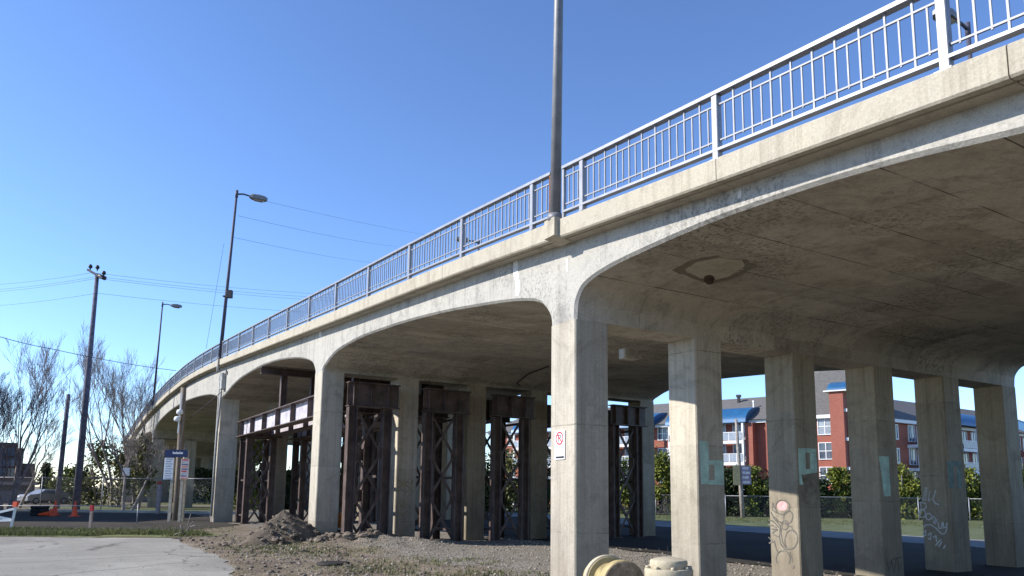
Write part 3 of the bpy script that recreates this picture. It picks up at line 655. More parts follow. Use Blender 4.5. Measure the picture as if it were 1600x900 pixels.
# ------------------------------------------------------------------ lamp posts
def lamp(name, label, foot, hgt, lean, armdir, box=False, MT=None):
    MT = MT or MAST_D
    """tapered mast with a short arm and a flat luminaire; lean = horizontal offset of the top"""
    t = thing(name, label, 'street lamp', foot, 0, 'lamp posts along the overpass')
    top = Vector((lean[0], lean[1], hgt)); mb = MB()
    mb.tube([(0, 0, -.02), top * .5, top], [.095, .078, .058], 14); mb.tube([(0, 0, -.02), (0, 0, .10)], .13, 14); mb.build('mast', MT, t)
    a = Vector(armdir).normalized(); mb = MB(); e = top + a * .75 + Vector((0, 0, -.02)); mb.tube([top - Vector((0, 0, .05)), top + a * .35 + Vector((0, 0, .03)), e], [.05, .045, .04], 8); mb.tube([top - Vector((0, 0, .25)), top + Vector((0, 0, .16))], .075, 10); mb.build('arm', MT, t)
    x = a; y = Vector((0, 0, 1)).cross(x); c = e + a * .42; mb = MB()
    def rg(dx, hw, z0, z1): return [c + x * dx + y * (sy * hw) + Vector((0, 0, z)) for sy, z in ((-1, z0), (1, z0), (1, z1 * .6), (.6, z1), (-.6, z1), (-1, z1 * .6))]
    R_ = [rg(-.52, .07, -.05, .06), rg(-.36, .17, -.11, .13), rg(-.05, .21, -.12, .16), rg(.28, .20, -.11, .13), rg(.42, .12, -.07, .07)]
    vs = sum(R_, []); fs = [(i * 6 + j, i * 6 + (j + 1) % 6, (i + 1) * 6 + (j + 1) % 6, (i + 1) * 6 + j) for i in range(4) for j in range(6)] + [tuple(range(6))[::-1], tuple(range(24, 30))]
    mb.add(vs, fs); mb.build('lamp_head', plain('lamp_head_grey', (.20, .21, .22), .5, .2), t)
    mb = MB(); mb.add([c + x * dx + y * hw + Vector((0, 0, -.125)) for dx, hw in ((-.3, -.14), (.26, -.14), (.26, .14), (-.3, .14))] + [c + x * dx * .7 + y * hw * .6 + Vector((0, 0, -.19)) for dx, hw in ((-.3, -.14), (.26, -.14), (.26, .14), (-.3, .14))],
        [(0, 1, 5, 4), (1, 2, 6, 5), (2, 3, 7, 6), (3, 0, 4, 7), (4, 5, 6, 7)]); mb.build('lens', plain('frosted_lens', (.34, .29, .24), .35), t)
    if box:
        mb = MB(); mb.bb(.06, .36, -.12, .12, 1.55, 1.95, 0, .02); mb.bb(-.1, .1, -.1, .1, 1.6, 1.66); mb.build('control_box', plain('box_dark', (.05, .05, .055), .6), t, loc=top * .19)
    return t
def lamp_at(s_, pxt, pyt, *a, **k):
    foot = B(-OV + .03, s_, ZR(s_) + .012); p = at(pxt, pyt, foot.y); return foot, p.z - foot.z, (p.x - foot.x, 0)
f0 = B(-OV + .03, .13, ZR(.13) + .012)
lamp('street_lamp', 'tall grey lamp post beside the nearest pier, running out of the top of the photo', f0, 8.8, (.10, 0), N3, MT=GALV_D)
f1, h1, l1 = lamp_at(30.85, 370, 302); lamp('street_lamp', 'slim lamp post with its head in view and a small dark box on its mast', f1, h1, l1, N3, box=True)
f2, h2, l2 = lamp_at(61.9, 254, 475); lamp('street_lamp', 'shortest-looking lamp post, far down the overpass in front of the bare trees', f2, h2, l2, N3)
def far_lamp(label, px, py):
    s_, z = on_w(px, py, WD + OV + .03); foot = B(WD + OV + .03, s_, ZR(s_)); lamp('street_lamp', label, foot, z - foot.z, (0, 0), -N3)
far_lamp('far side lamp whose head shows through the railing at the upper right', 1512, 44)
far_lamp('far side lamp whose head shows through the railing left of the tall post', 748, 379)
# ------------------------------------------------------------------ steel shoring
def ibeam(mb, a, b, depth, fl, web=.03, tf=.035, mi=0):
    a, b = Vector(a), Vector(b)
    mb.bar(a + Vector((0, 0, depth / 2 - tf / 2)), b + Vector((0, 0, depth / 2 - tf / 2)), fl, tf, mi=mi); mb.bar(a - Vector((0, 0, depth / 2 - tf / 2)), b - Vector((0, 0, depth / 2 - tf / 2)), fl, tf, mi=mi)
    mb.bar(a, b, web, depth - 2 * tf - .002, mi=mi)
def hcol(mb, x, y, z0, z1, d=.30, fl=.28):  # wide-flange post, flanges facing along x
    mb.bb(x - d / 2, x - d / 2 + .03, y - fl / 2, y + fl / 2, z0, z1); mb.bb(x + d / 2 - .03, x + d / 2, y - fl / 2, y + fl / 2, z0, z1); mb.bb(x - d / 2 + .031, x + d / 2 - .031, y - .014, y + .014, z0, z1)
def make_tower(label, loc, zt, dep):
    t = thing('shoring_tower', label, 'shoring tower', loc, TH, 'steel shoring towers between the piers')
    wl, wr = .15, 1.33
    for k, yy in enumerate((0, dep)):
        for x in (wl, wr):
            mb = MB(); hcol(mb, x, yy, .03, zt); mb.bb(x - .24, x + .24, yy - .22, yy + .22, -.1, .03); mb.build('leg', STEEL, t)
        n = 3; h = (zt - .2) / n
        for i in range(n):
            z0, z1 = .15 + i * h, .15 + (i + 1) * h
            for a, b, oy in ((wl + .15, wr - .15, -.02), (wr - .15, wl + .15, .03)):
                mb = MB(); mb.bar((a, yy + oy, z0), (b, yy + oy, z1), .09, .012, (0, 1, 0)); mb.bar((a, yy + oy + .03, z0 - .03), (b, yy + oy + .03, z1 - .03), .012, .075, (0, 1, 0)); mb.build('brace', STEEL, t)
            if i:
                for x in (wl + .16, wr - .16): mb = MB(); mb.bb(x - .13, x + .13, yy - .045, yy - .033, z0 - .2, z0 + .2); mb.build('gusset_plate', STEEL, t)
        mb = MB(); ibeam(mb, (-.03, yy, zt + .42), (1.74, yy, zt + .42), .80, .34)
        for x in (.15, .74, 1.33): mb.bb(x - .012, x + .012, yy - .15, yy + .15, zt + .07, zt + .77)
        mb.build('cap_beam', STEEL, t)
    for x in (wl, wr):
        for z in (.4, zt * .5, zt - .15):
            mb = MB(); mb.bar((x, .15, z), (x, dep - .15, z), .08, .08); mb.build('strut', STEEL, t)
    return t
gaps = [.69 + 2.69 * i for i in range(5)]
words = ['nearest the front face', 'second from the front face', 'third from the front face', 'fourth from the front face', 'innermost, glimpsed past the front column']
for i in range(5): make_tower('brown braced steel shoring tower at the second pier, ' + words[i], B(.02 + gaps[i], 13.45, 0) if i else B(.86 - .15 + .02, 13.45, 0), 4.37, 1.7)
for i in range(3): make_tower('brown braced steel shoring tower by the third pier, ' + words[i], B(.98 + 2.75 * i, 31.0 - 1.5, 0), 4.30, 1.5)
def make_girder(label, w):
    t = thing('plate_girder', label, 'girder', B(w, 0, 0), TH, 'plate girders carried by the shoring towers'); s0, s1 = 15.4, 31.3; zm = 3.03 + H; d = .80
    mb = MB(); mb.bb(-.24, .24, s0, s1, zm + d / 2 - .04, zm + d / 2); mb.build('top_flange', STEEL, t)
    mb = MB(); mb.bb(-.24, .24, s0, s1, zm - d / 2, zm - d / 2 + .04); mb.build('bottom_flange', STEEL, t)
    mb = MB(); mb.bb(-.012, .012, s0, s1, zm - d / 2 + .041, zm + d / 2 - .041); mb.build('web', STEEL_L, t)
    for k in range(7):
        s_ = 18.15 + (k - 1) * 2.43
        for sd in (-1, 1):
            mb = MB(); mb.bb(sd * .013 if sd > 0 else -.22, .22 if sd > 0 else -.013, s_ - .012, s_ + .012, zm - d / 2 + .041, zm + d / 2 - .041); mb.build('stiffener', STEEL, t)
gl = ['long steel plate girder with pale sunlit web panels under the second arch', 'second plate girder, just behind the sunlit one', 'third plate girder in from the front, in shade', 'fourth plate girder in from the front, in shade']
for i, w in enumerate((.98, 2.2, 3.75, 4.95)): make_girder(gl[i], w)
tb = thing('needle_beam', 'dark steel cross beam packed up under the second arch on short posts', 'beam', B(0, 22.5, 0), TH)
mb = MB(); ibeam(mb, (-.06, 0, 4.96 + H), (8.5, 0, 4.96 + H), .30, .28); mb.build('beam', STEEL, tb)
for w in (.92, 2.2, 3.75, 4.95):
    mb = MB(); hcol(mb, w, 0, 3.43 + H, 4.81 + H, .26, .24); mb.build('post', STEEL, tb)
tb2 = thing('needle_beam', 'dark steel cross beam under the second arch close behind the second pier', 'beam', B(0, 17.0, 0), TH)
mb = MB(); ibeam(mb, (.75, 0, 4.48 + H), (8.5, 0, 4.48 + H), .30, .28); mb.build('beam', STEEL, tb2)
for w in (.98, 2.2, 3.75, 4.95):
    mb = MB(); hcol(mb, w, 0, 3.43 + H, 4.33 + H, .26, .24); mb.build('post', STEEL, tb2)
# cable clipped to the soffit left of the nearest pier
mb = MB(); pts = [soffit_pt(857, 571), soffit_pt(826, 583), soffit_pt(808, 590)]
mb.tube([(w_, s_, vz(s_) - .03) for w_, s_ in pts] + [(pts[-1][0], 13.4, 3.86 + H)], .022, 6); mb.build('soffit_cable', WIRE, bridge)
# ------------------------------------------------------------------ poles, wires, small signs
def pole(name, label, foot, top, r0_, r1_, mat, cat='utility pole'):
    t = thing(name, label, cat, foot); mb = MB(); d = Vector(top) - Vector(foot)
    mb.tube([Vector((0, 0, -.2)), d * .33, d * .66, d], [r0_, r0_ * .7 + r1_ * .3, r0_ * .35 + r1_ * .65, r1_], 12); mb.build('shaft', mat, t); return t, d
YG = 55.
g_top, g_foot = at(152, 428, YG), at(118, 800, YG); g_foot.z = 0
t, d = pole('utility_pole', 'tallest dark utility pole, with a skewed crossarm and insulators at its top', g_foot, g_top, .27, .14, DPOLE)
arm = [Vector((-.75, .2, .42)), Vector((.60, -.1, -.42))]
mb = MB(); mb.bar(d + arm[0] + Vector((0, -.2, -.1)), d + arm[1] + Vector((0, -.2, 0)), .16, .16); mb.build('crossarm', DPOLE, t)
for q in (Vector((-.62, .1, .55)), Vector((0, -.05, .45)), Vector((.55, -.1, .0))):
    mb = MB(); mb.lathe([(.03, -.25), (.05, -.1), (.13, -.05), (.15, .05), (.10, .18), (.03, .22)], 10, 0, Matrix.Translation(d + q)); mb.build('insulator', BLACK, t)
mb = MB(); mb.tube([d + Vector((.25, -.2, -.2)), d + Vector((.75, -.2, -.4))], .16, 8); mb.build('transformer_bracket', BLACK, t)
s_top, s_foot = at(107, 616, 60), at(88, 800, 60); s_foot.z = 0
t, d2 = pole('utility_pole', 'short bare dark pole standing left of the tallest pole', s_foot, s_top, .21, .15, DPOLE)
ff_ = on_w(276, 798, -1.4); foot = B(-1.4, ff_[0], -.02); p_ = at(287, 606, foot.y + .1)
t, d3 = pole('utility_pole', 'grey wooden pole in front of the long arch with small fittings', foot, p_, .19, .145, WOOD)
for px, py in ((281, 644), (277, 655)):
    q = at(px, py, foot.y - .2) - foot; mb = MB(); mb.lathe([(.05, -.14), (.16, -.1), (.18, 0), (.14, .12), (.05, .16)], 10, 0, Matrix.Translation(q)); mb.build('fitting', TRIM, t)
q = at(278, 677, foot.y - .2) - foot; mb = MB(); mb.bar(q, q + Vector((.05, 0, 2.2)), .06, .06); mb.build('conduit', TRIM, t)
yf = foot.y - 1.0
def board(name, label, cat, px0, px1, py0, py1, Y, mat, postpx=None, extra=None, depth=.03, sk=0.):
    a, b = at(px0, py1, Y), at(px1, py0, Y); t = thing(name, label, cat, ((a.x + b.x) / 2, Y, 0)); cx = (a.x + b.x) / 2; w, h = (b.x - a.x), b.z - a.z
    mb = MB(); mb.bb(-w / 2, w / 2, -depth / 2, depth / 2, a.z, b.z); mb.build('board', mat, t)
    if postpx:
        for pp in postpx:
            x = at(pp, py1, Y).x - cx; mb = MB(); mb.bb(x - .07, x + .07, .02, .12, -.1, b.z); mb.build('post', plain('pale_post_wood', (.42, .38, .30), .8), t)
    if extra: extra(t, w, a.z, b.z, depth)
    return t
def blue_x(t, w, z0, z1, dp):               # a pale line of small unreadable lettering
    mb = MB(); x = -.15 * w
    for k in range(9):
        mb.bb(x, x + w * .035, -dp / 2 - .004, -dp / 2 - .001, z0 + (z1 - z0) * .42, z0 + (z1 - z0) * (.66 if k % 3 else .74)); x += w * .05
    mb.build('lettering', TRIM, t)
def rows_x(mats, n):
    def f(t, w, z0, z1, dp):
        for k in range(n):
            mb = MB(); zc_ = z0 + (z1 - z0) * (k + .5) / n; mb.bb(-w * .38, w * (.38 - .12 * (k % 2)), -dp / 2 - .004, -dp / 2 - .001, zc_ - (z1 - z0) * .22 / n * 1.2, zc_ + (z1 - z0) * .22 / n * 1.2); mb.build('print_block', mats[k % len(mats)], t)
    return f
GREYP = plain('grey_print', (.36, .40, .46), .7); ORP = plain('orange_print', (.62, .20, .08), .6); NAVY = plain('navy_print', (.10, .10, .22), .6)
board('street_sign', 'wide dark blue sign high on the posts in front of the overpass', 'sign', 257, 294, 703, 714, yf - .3, BLUE, [291], blue_x)
board('notice_board', 'tall white notice board with grey print left of the grey wooden pole', 'notice board', 255, 272, 715.5, 749, yf - .6, TRIM, [268], rows_x([GREYP], 9))
board('notice_board', 'orange, red and navy printed notice board right of the grey wooden pole', 'notice board', 281, 296, 717, 749, yf - .6, plain('notice_cream', (.55, .48, .44), .7), [284], rows_x([ORP, NAVY, GREYP, RED, NAVY], 9))
board('small_sign', 'small pale sign on a thin post in front of the bushes left of the overpass', 'sign', 191, 203, 731, 743, 56, plain('pale_blue_sign', (.55, .60, .70), .5), None)
mbp = MB(); q = at(197, 743, 56.1); mbp.bar((q.x, 56.1, 0), (q.x, 56.1, q.z + .3), .07, .07)
sp = [o for o in bpy.data.objects if o.name == 'small_sign'][0]; o = mbp.build('post', GALV_D, sp); o.location = -Vector(sp.location)
# slanting pole with two boards behind the columns on the right
YB = 57.
pf = at(1161, 815, YB); pf.z = 0; pt = at(1150, 655, YB)
t, _ = pole('utility_pole', 'pale leaning wooden pole near the fence behind the nearest pier', pf, pt, .17, .10, plain('pale_pole_wood', (.30, .27, .24), .85, 0, .3))
board('pole_notice', 'ochre notice board on the left of the leaning pole behind the nearest pier', 'notice board', 1146, 1156, 727, 758, YB - .2, plain('ochre_board', (.30, .27, .16), .8), None)
board('pole_notice', 'dull violet notice board on the right of the leaning pole behind the nearest pier', 'notice board', 1159, 1173, 728, 757, YB - .2, plain('violet_board', (.17, .16, .24), .7), None, rows_x([GREYP], 4))
def wire(label, pts, r_=.02, sag=0.0, group=None, cat='wire'):
    P = []
    for a, b in zip(pts[:-1], pts[1:]):
        a, b = Vector(a), Vector(b)
        for k in range(12): f_ = k / 12; P.append(a.lerp(b, f_) - Vector((0, 0, sag * 4 * f_ * (1 - f_))))
    P.append(Vector(pts[-1])); mb = MB(); c = P[0].copy(); mb.tube([p - c for p in P], r_, 5); o = mb.build('overhead_wire', WIRE, loc=c); tag(o, label, cat, group); return o
for k, (yl, yt, yr) in enumerate(((437, 426, 449.5), (446, 432, 455), (449.5, 435, 460), (470, 458, 478))):
    wire(['top line wire meeting the tallest utility pole', 'upper middle line wire on the tallest utility pole', 'lower middle line wire on the tallest utility pole', 'lowest line wire, well below the tip of the tallest utility pole'][k],
         [at(-140, yl + 9, 66), at(148 + (3 if k else -4), yt, YG - .3), at(620, yr + 13, 92)], .010, .45, 'line wires on the tallest pole')
wire('thick black cable sloping down past the tallest pole to the overpass', [at(-60, 507, 42), at(80, 545, 48), at(275, 579, 60)], .022, .12)
wire('upper thin wire behind the railing right of the slim lamp post', [at(372, 337, f1.y), at(620, 385, 80)], .008, .2); wire('lower thin wire behind the railing right of the slim lamp post', [at(366, 371, f1.y), at(600, 412, 80)], .008, .2)
wire('faint wire above the other two, right of the lamp head', [at(405, 312, f1.y + 2), at(700, 372, 90)], .007, .2)
wire('thin guy wire hanging straight left of the slim lamp post', [at(350, 380, f1.y + 4), at(322, 545, f1.y + 4)], .009)
wire('thin brown cable slanting under the long arch to the third pier', [B(-.12, 31.1, on_w(345, 613, -.12)[1]), at(296, 654, foot.y)], .02, .02)
# ------------------------------------------------------------------ chain link fences and barriers
def chain_fence(label, pts, hgt, posts_every, mesh=.11, top=True):
    t = thing('chain_link_fence', label, 'fence', (*pts[0], 0)); o0 = Vector((*pts[0], 0)); mb = MB(); rb = MB()
    pm = MB(); pm.tube([(0, 0, -.1), (0, 0, hgt + .05)], .038, 8); pm.lathe([(.045, hgt + .03), (.045, hgt + .06), (.01, hgt + .09)], 8); pme = pm.mesh('fence_post', GALV)
    for a, b in zip(pts[:-1], pts[1:]):
        a, b = Vector((*a, 0)), Vector((*b, 0)); d = b - a; L = d.length; d.normalize(); nn = int(L / mesh); z0 = .06
        nv = Vector((-d.y, d.x, 0))
        for k in range(-int(hgt / mesh), nn):
            for sg_ in (1, -1):
                x0, x1 = (k * mesh, k * mesh + hgt - z0) if sg_ > 0 else (k * mesh + hgt - z0, k * mesh)
                za, zb = z0, hgt
                if min(x0, x1) < 0 or max(x0, x1) > L: continue
                p, q = a + d * x0 + Vector((0, 0, za)) - o0, a + d * x1 + Vector((0, 0, zb)) - o0; wv = d * .0022
                mb.add([p - wv, p + wv, q + wv, q - wv], [(0, 1, 2, 3)])
        if top: rb.tube([a + Vector((0, 0, hgt)) - o0, b + Vector((0, 0, hgt)) - o0], .026, 6)
        npst = max(1, round(L / posts_every))
        for k in range(npst + (1 if b == Vector((*pts[-1], 0)) else 0)): inst('fence_post', pme, t, a + d * (L * k / npst) - o0)
    tag(mb.build('chain_link_mesh', BALU, t), kind='stuff')
    if top: rb.build('top_rail', GALV, t)
    return t
def gp(px, py): p = ray(px, py); k = -H / p.z; return (p.x * k, p.y * k)
fa = at(-120, 790, 58.); fb = at(157, 800, 55.5); fc = at(249, 803, 52.5); fd = at(335, 806, 50.)
chain_fence('tall chain link fence across the street left of the overpass', [(fa.x, fa.y), (fb.x, fb.y), (fc.x, fc.y), (fd.x, fd.y)], 2.35, 4.4)
fr = [at(930, 800, 66), at(1134, 800, 57.5), at(1515, 800, 54.5), at(1750, 800, 52)]
chain_fence('long chain link fence with pale posts along the lawn behind the nearest pier', [(p.x, p.y) for p in fr], 1.62, 3.1)
def stake(name, label, px, py0, py1, Y, r_, mat, cap=None):
    p = at(px, py0, Y); t = thing(name, label, 'post', (p.x, Y, 0)); mb = MB(); mb.bb(-r_, r_, -r_, r_, -.15, p.z); mb.build('stake', mat, t)
    if cap: mb = MB(); mb.bb(-r_ * 1.15, r_ * 1.15, -r_ * 1.15, r_ * 1.15, p.z - .22, p.z + .01); mb.build('painted_top', cap, t)
    return t
stake('survey_stake', 'thin wooden stake with a red tip standing in the grass verge', 144, 790, 826, 31.5, .05, plain('stake_wood', (.40, .30, .26), .85), RED)
stake('survey_stake', 'grey post with a red top in front of the white notice board', 249.5, 752, 806, 50.8, .09, plain('stake_grey', (.36, .30, .30), .85), plain('red_top', (.42, .09, .07), .8))
br_ = thing('barricade', 'broken white barricade with an orange top at the left edge of the photo', 'barricade', (at(10, 830, 30.5).x, 30.5, 0))
mb = MB(); mb.bar((.15, 0, 0), (.25, .05, .95), .09, .09); mb.build('leg', WHITE, br_)
mb = MB(); mb.bar((.25, .0, .9), (.25, .02, 1.10), .16, .13); mb.build('orange_top', ORANGE, br_)
for a, b in (((-.9, 0, .55), (.2, 0, .82)), ((-.9, .03, .32), (.2, .03, .38)), ((-1.2, .04, .62), (.1, .04, .40))):
    mb = MB(); mb.bar(a, b, .03, .09); mb.build('rail', WHITE, br_)
cb = thing('cable_barrier', 'low pale cable strung above the street beside the traffic cones', 'barrier', (at(0, 790, 37).x, 37, 0))
c0 = at(-100, 790, 37) - Vector(cb.location); c1 = at(216, 790.5, 37) - Vector(cb.location)
mb = MB(); mb.tube([c0, c1], .022, 6); mb.build('cable', GALV, cb)
for q in (c0, c1):
    mb = MB(); mb.tube([(q.x, 0, -.1), (q.x, 0, q.z + .08)], .03, 8); mb.build('post', GALV, cb)
def cone(label, px, Y, tilt=None):
    p = at(px, 805, Y); t = thing('traffic_cone', label, 'traffic cone', (p.x, Y, .01), 0, 'orange traffic cones in the street')
    M_ = Matrix.Identity(4) if tilt is None else Matrix.Translation((0, 0, .17)) @ Matrix.Rotation(tilt, 4, 'Y')
    mb = MB(); mb.lathe([(.19, .04), (.17, .08), (.045, .86), (.03, .88)], 18, 0, M_); mb.build('cone_body', ORANGE, t)
    mb = MB(); mb.lathe([(.126, .34), (.098, .48)], 18, 0, M_); mb.lathe([(.085, .58), (.068, .66)], 18, 0, M_); mb.build('white_band', WHITE, t)
    mb = MB(); vs = [M_ @ Vector(v) for v in [(x, y, z) for z in (0, .04) for x, y in ((-.24, -.24), (.24, -.24), (.24, .24), (-.24, .24))]]
    mb.add(vs, [(3, 2, 1, 0), (4, 5, 6, 7), (0, 1, 5, 4), (1, 2, 6, 5), (2, 3, 7, 6), (3, 0, 4, 7)]); mb.build('base', ORANGE, t); return t
cone('upright orange traffic cone furthest right in the street', 116, 44.5); cone('upright orange traffic cone beside the fallen one', 85, 46); cone('fallen orange traffic cone lying on its side', 83, 44.6, math.radians(-96))
for k, px in enumerate((56, 67)):
    p = at(px, 804, 45); t = thing('tyre_stack', 'dark stack of tyres in the street, ' + ('left' if k == 0 else 'right') + ' one of the pair by the fallen cone', 'tyres', (p.x, 45, 0))
    for z in (.1, .3, .5):
        mb = MB(); n = 18; mb.lathe([(.17, z - .08), (.27, z - .1), (.31, z - .05), (.31, z + .05), (.27, z + .1), (.17, z + .08)], n); mb.build('tyre', TYRE, t)
# ------------------------------------------------------------------ hydrants and weed near the camera
def hydrant(label, loc, rot=None, bonnet=True):
    t = thing('fire_hydrant', label, 'fire hydrant', loc); 
    if rot: t.rotation_euler = rot
    mb = MB(); mb.lathe([(.20, -.05), (.20, .06), (.155, .08), (.150, .86), (.16, .92)], 36); mb.build('barrel', YELL, t, edge=40)
    mb = MB(); mb.lathe([(.188, .921), (.192, .93), (.192, .985), (.186, .995), (.146, .997), (.148, 1.0), (.150, 1.05), (.142, 1.062), (.10, 1.074), (.06, 1.082), (.02, 1.087)], 44); mb.build('bonnet', CON_CAP, t, edge=40)
    for k in range(8):
        a = k * math.pi / 4; mb = MB(); mb.lathe([(.018, .992), (.018, 1.012), (.012, 1.016)], 6, 0, Matrix.Translation((.169 * math.cos(a), .169 * math.sin(a), 0))); mb.build('bolt', CON_CAP, t)
    for a in (.4, .4 + math.pi):
        M_ = Matrix.Translation((0, 0, .62)) @ Matrix.Rotation(a, 4, 'Z') @ Matrix.Rotation(math.pi / 2, 4, 'Y'); mb = MB(); mb.lathe([(.075, .12), (.075, .19), (.085, .195), (.085, .23), (.06, .245)], 18, 0, M_); mb.build('nozzle_cap', YELL, t)
    return t
p = at(1045, 896, 6.2); hydrant('upright yellow hydrant with a pale domed bonnet in front of the second column', (p.x, 6.2, at(1045, 867, 6.2).z - 1.10))
# lying hydrant barrel: flanged end towards the camera
p = at(973, 912, 6.5); t = thing('hydrant_barrel', 'yellow hydrant barrel lying on its side with a brown end facing the camera', 'hydrant part', p)
ax = Vector((.26, -.96, .02)).normalized(); M_ = ax.to_track_quat('Z', 'Y').to_matrix().to_4x4()
mb = MB(); mb.lathe([(.150, -.55), (.150, -.38), (.20, -.372), (.205, -.36), (.205, -.30), (.20, -.288), (.152, -.28), (.152, -.08), (.186, -.072), (.193, -.06), (.193, .03), (.188, .038)], 48, 0, M_); mb.build('barrel', YELL, t, edge=35)
mb = MB(); mb.lathe([(.206, -.365), (.216, -.36), (.216, -.30), (.206, -.295)], 48, 0, M_); mb.build('flange_rim', CON_CAP, t, edge=35)
def endm():
    t_ = NT('brown_cast_end', .85); p_ = t_.pos(); t_.col(t_.ramp(t_.noise(p_, 14, 6, .7, 1.), [(.3, (.13, .10, .065)), (.55, (.25, .20, .14)), (.75, (.40, .33, .22))])); t_.bump(t_.noise(p_, 40, 4), .4, .01); return t_.m
mb = MB(); mb.lathe([(.184, .039), (.18, .044), (.125, .040), (.12, .030), (.05, .030), (.045, .05), (.01, .052)], 48, 0, M_); mb.build('end_plate', endm(), t, edge=30)
p3 = at(1020, 868, 12.5); t = thing('dry_weed', 'dry leafless weed with a few stalks behind the yellow hydrants', 'weed', (p3.x, 12.5, .05))
for k in range(9):
    a = rnd.uniform(-.5, .6); L = rnd.uniform(.30, .75); b0 = Vector((rnd.uniform(-.2, .15), rnd.uniform(-.1, .1), 0)); mb = MB()
    e = b0 + Vector((a * L * .6, rnd.uniform(-.1, .1), L)); mid = b0.lerp(e, .5) + Vector((rnd.uniform(-.04, .04), 0, 0)); mb.tube([b0, mid, e], [.011, .009, .004], 5)
    for j in range(5):
        q = mid.lerp(e, rnd.random()); mb.tube([q, q + Vector((rnd.uniform(-.1, .1), rnd.uniform(-.05, .05), rnd.uniform(.02, .12)))], [.005, .003], 4)
    mb.build('stalk', plain('dry_stalk', (.36, .30, .24), .9), t)
# ------------------------------------------------------------------ earth heap, stones, grass
def heap():
    mb = MB(); n, mrings = 72, 26; R0, Ht = 1.14, 1.08; vs = []
    for k in range(mrings + 1):
        for i in range(n):
            a = 2 * math.pi * i / n; f_ = k / mrings; r_ = R0 * f_ * (1 + .12 * math.sin(2 * a + .6) + .08 * math.sin(5 * a)); x, y = r_ * math.cos(a) * 1.12, r_ * math.sin(a)
            z = Ht * (1 - f_) ** 1.02 * (1 + .0) + .16 * float(fbm(np.array(x * 3.1), np.array(y * 3.1), 5, 3)) * (0.25 + f_) - (.1 if k == mrings else 0)
            if k == 0: z = Ht * 1.0
            # spill of clods towards the pier
            z += .22 * math.exp(-((x - 1.0) ** 2 + (y + .1) ** 2) / .35)
            vs.append((x, y, z))
    fs = [(k * n + i, k * n + (i + 1) % n, (k + 1) * n + (i + 1) % n, (k + 1) * n + i)[::-1] for k in range(mrings) for i in range(n)]
    mb.add(vs, fs, 0, True)
    t = NT('loose_earth', .95, 0, .1); p_ = t.pos(); a = t.noise(p_, 2.2, 7, .7); f_ = t.noise(p_, 20, 6, .75)
    c = t.mix(t.ramp(a, [(.35, 0.), (.65, 1.)]), (.105, .082, .06), (.23, .195, .155)); c = t.mix(t.ramp(f_, [(.36, .7), (.58, 0.)]), c, (.05, .04, .032)); t.col(c); t.bump(t.math('ADD', f_, t.noise(p_, 7, 4)), .9, .06)
    q = at(446, 800, 24.2); o = mb.build('earth_heap', t.m, loc=(q.x, 24.0, .0)); tag(o, 'pointed heap of loose brown earth in front of the second pier', 'earth heap'); return o
hp = heap()
def rock_mesh(seed):
    r_ = random.Random(seed); bm = bmesh.new(); bmesh.ops.create_icosphere(bm, subdivisions=1, radius=1)
    for v in bm.verts: v.co *= r_.uniform(.65, 1.25); v.co.z *= .7
    vs = [v.co.copy() for v in bm.verts]; fs = [tuple(v.index for v in f.verts) for f in bm.faces]; bm.free(); return vs, fs
ROCKS = [rock_mesh(k) for k in range(6)]
def scatter(name, n, region, mat, smin, smax, zfun, kind='stuff'):
    mb = MB(); c = 0; tries = 0
    while c < n and tries < n * 30:
        tries += 1; p_ = region()
        if p_ is None: continue
        vs, fs = rnd.choice(ROCKS); s_ = smin * (smax / smin) ** (rnd.random() ** 2.2); q = Matrix.Rotation(rnd.uniform(0, 6.28), 3, 'Z') @ Matrix.Rotation(rnd.uniform(-.6, .6), 3, 'X')
        z = zfun(p_[0], p_[1]); off = Vector((p_[0], p_[1], z + s_ * .25)); mb.add([q @ v * s_ + off for v in vs], fs); c += 1
    return tag(mb.build(name, mat), kind=kind)
def gz(x, y): return float(height(np.array([x]), np.array([y]))[0])
def reg_dirt():
    y = rnd.uniform(11, 29); x = rnd.uniform(-12, 3.5); p_ = Vector((x, y, 0)) - AO; w = p_.dot(N3)
    if w > -.2 or inpoly(np.array([x]), np.array([y]), LOT)[0]: return None
    return x, y
def reg_grav():
    s_ = rnd.uniform(-6, 13.5); w = rnd.uniform(-2.4, 9); p_ = B(w, s_, 0); return p_.x, p_.y
STONE = plain('pale_stone', (.30, .265, .22), .9, 0, .35, 2)
CLOD = plain('earth_clod', (.17, .138, .108), .95, 0, .35, 3)
scatter('stones', 1100, reg_dirt, STONE, .010, .045, gz); scatter('earth_clods', 1000, reg_dirt, CLOD, .012, .075, gz)
scatter('gravel_stones', 5000, reg_grav, STONE, .012, .045, gz)
def reg_heap():
    a, r_ = rnd.uniform(0, 6.28), 1.7 * math.sqrt(rnd.random()); return hp.location.x + r_ * math.cos(a) * 1.15, hp.location.y + r_ * math.sin(a)
def hz(x, y):
    r_ = math.hypot((x - hp.location.x) / 1.12, y - hp.location.y) / 1.14; return max(1.06 * (1 - r_), 0) + .22 * math.exp(-((x - hp.location.x - 1.) ** 2 + (y - hp.location.y + .1) ** 2) / .35)
scatter('heap_clods', 700, reg_heap, CLOD, .02, .13, hz)
def reg_spill():
    a, r_ = rnd.uniform(0, 6.28), .9 * math.sqrt(rnd.random()); return hp.location.x + 1.9 + r_ * math.cos(a) * 1.3, hp.location.y - .2 + r_ * math.sin(a) * .8
scatter('spilled_clods', 420, reg_spill, CLOD, .03, .17, gz)
def reg_lot():
    y = rnd.uniform(15, 25.5); x = rnd.uniform(-17, -5); return (x, y) if inpoly(np.array([x]), np.array([y]), LOT)[0] and rnd.random() < ((x + 18) / 12) ** 2 else None
scatter('lot_grit', 160, reg_lot, STONE, .006, .018, lambda x, y: .012)
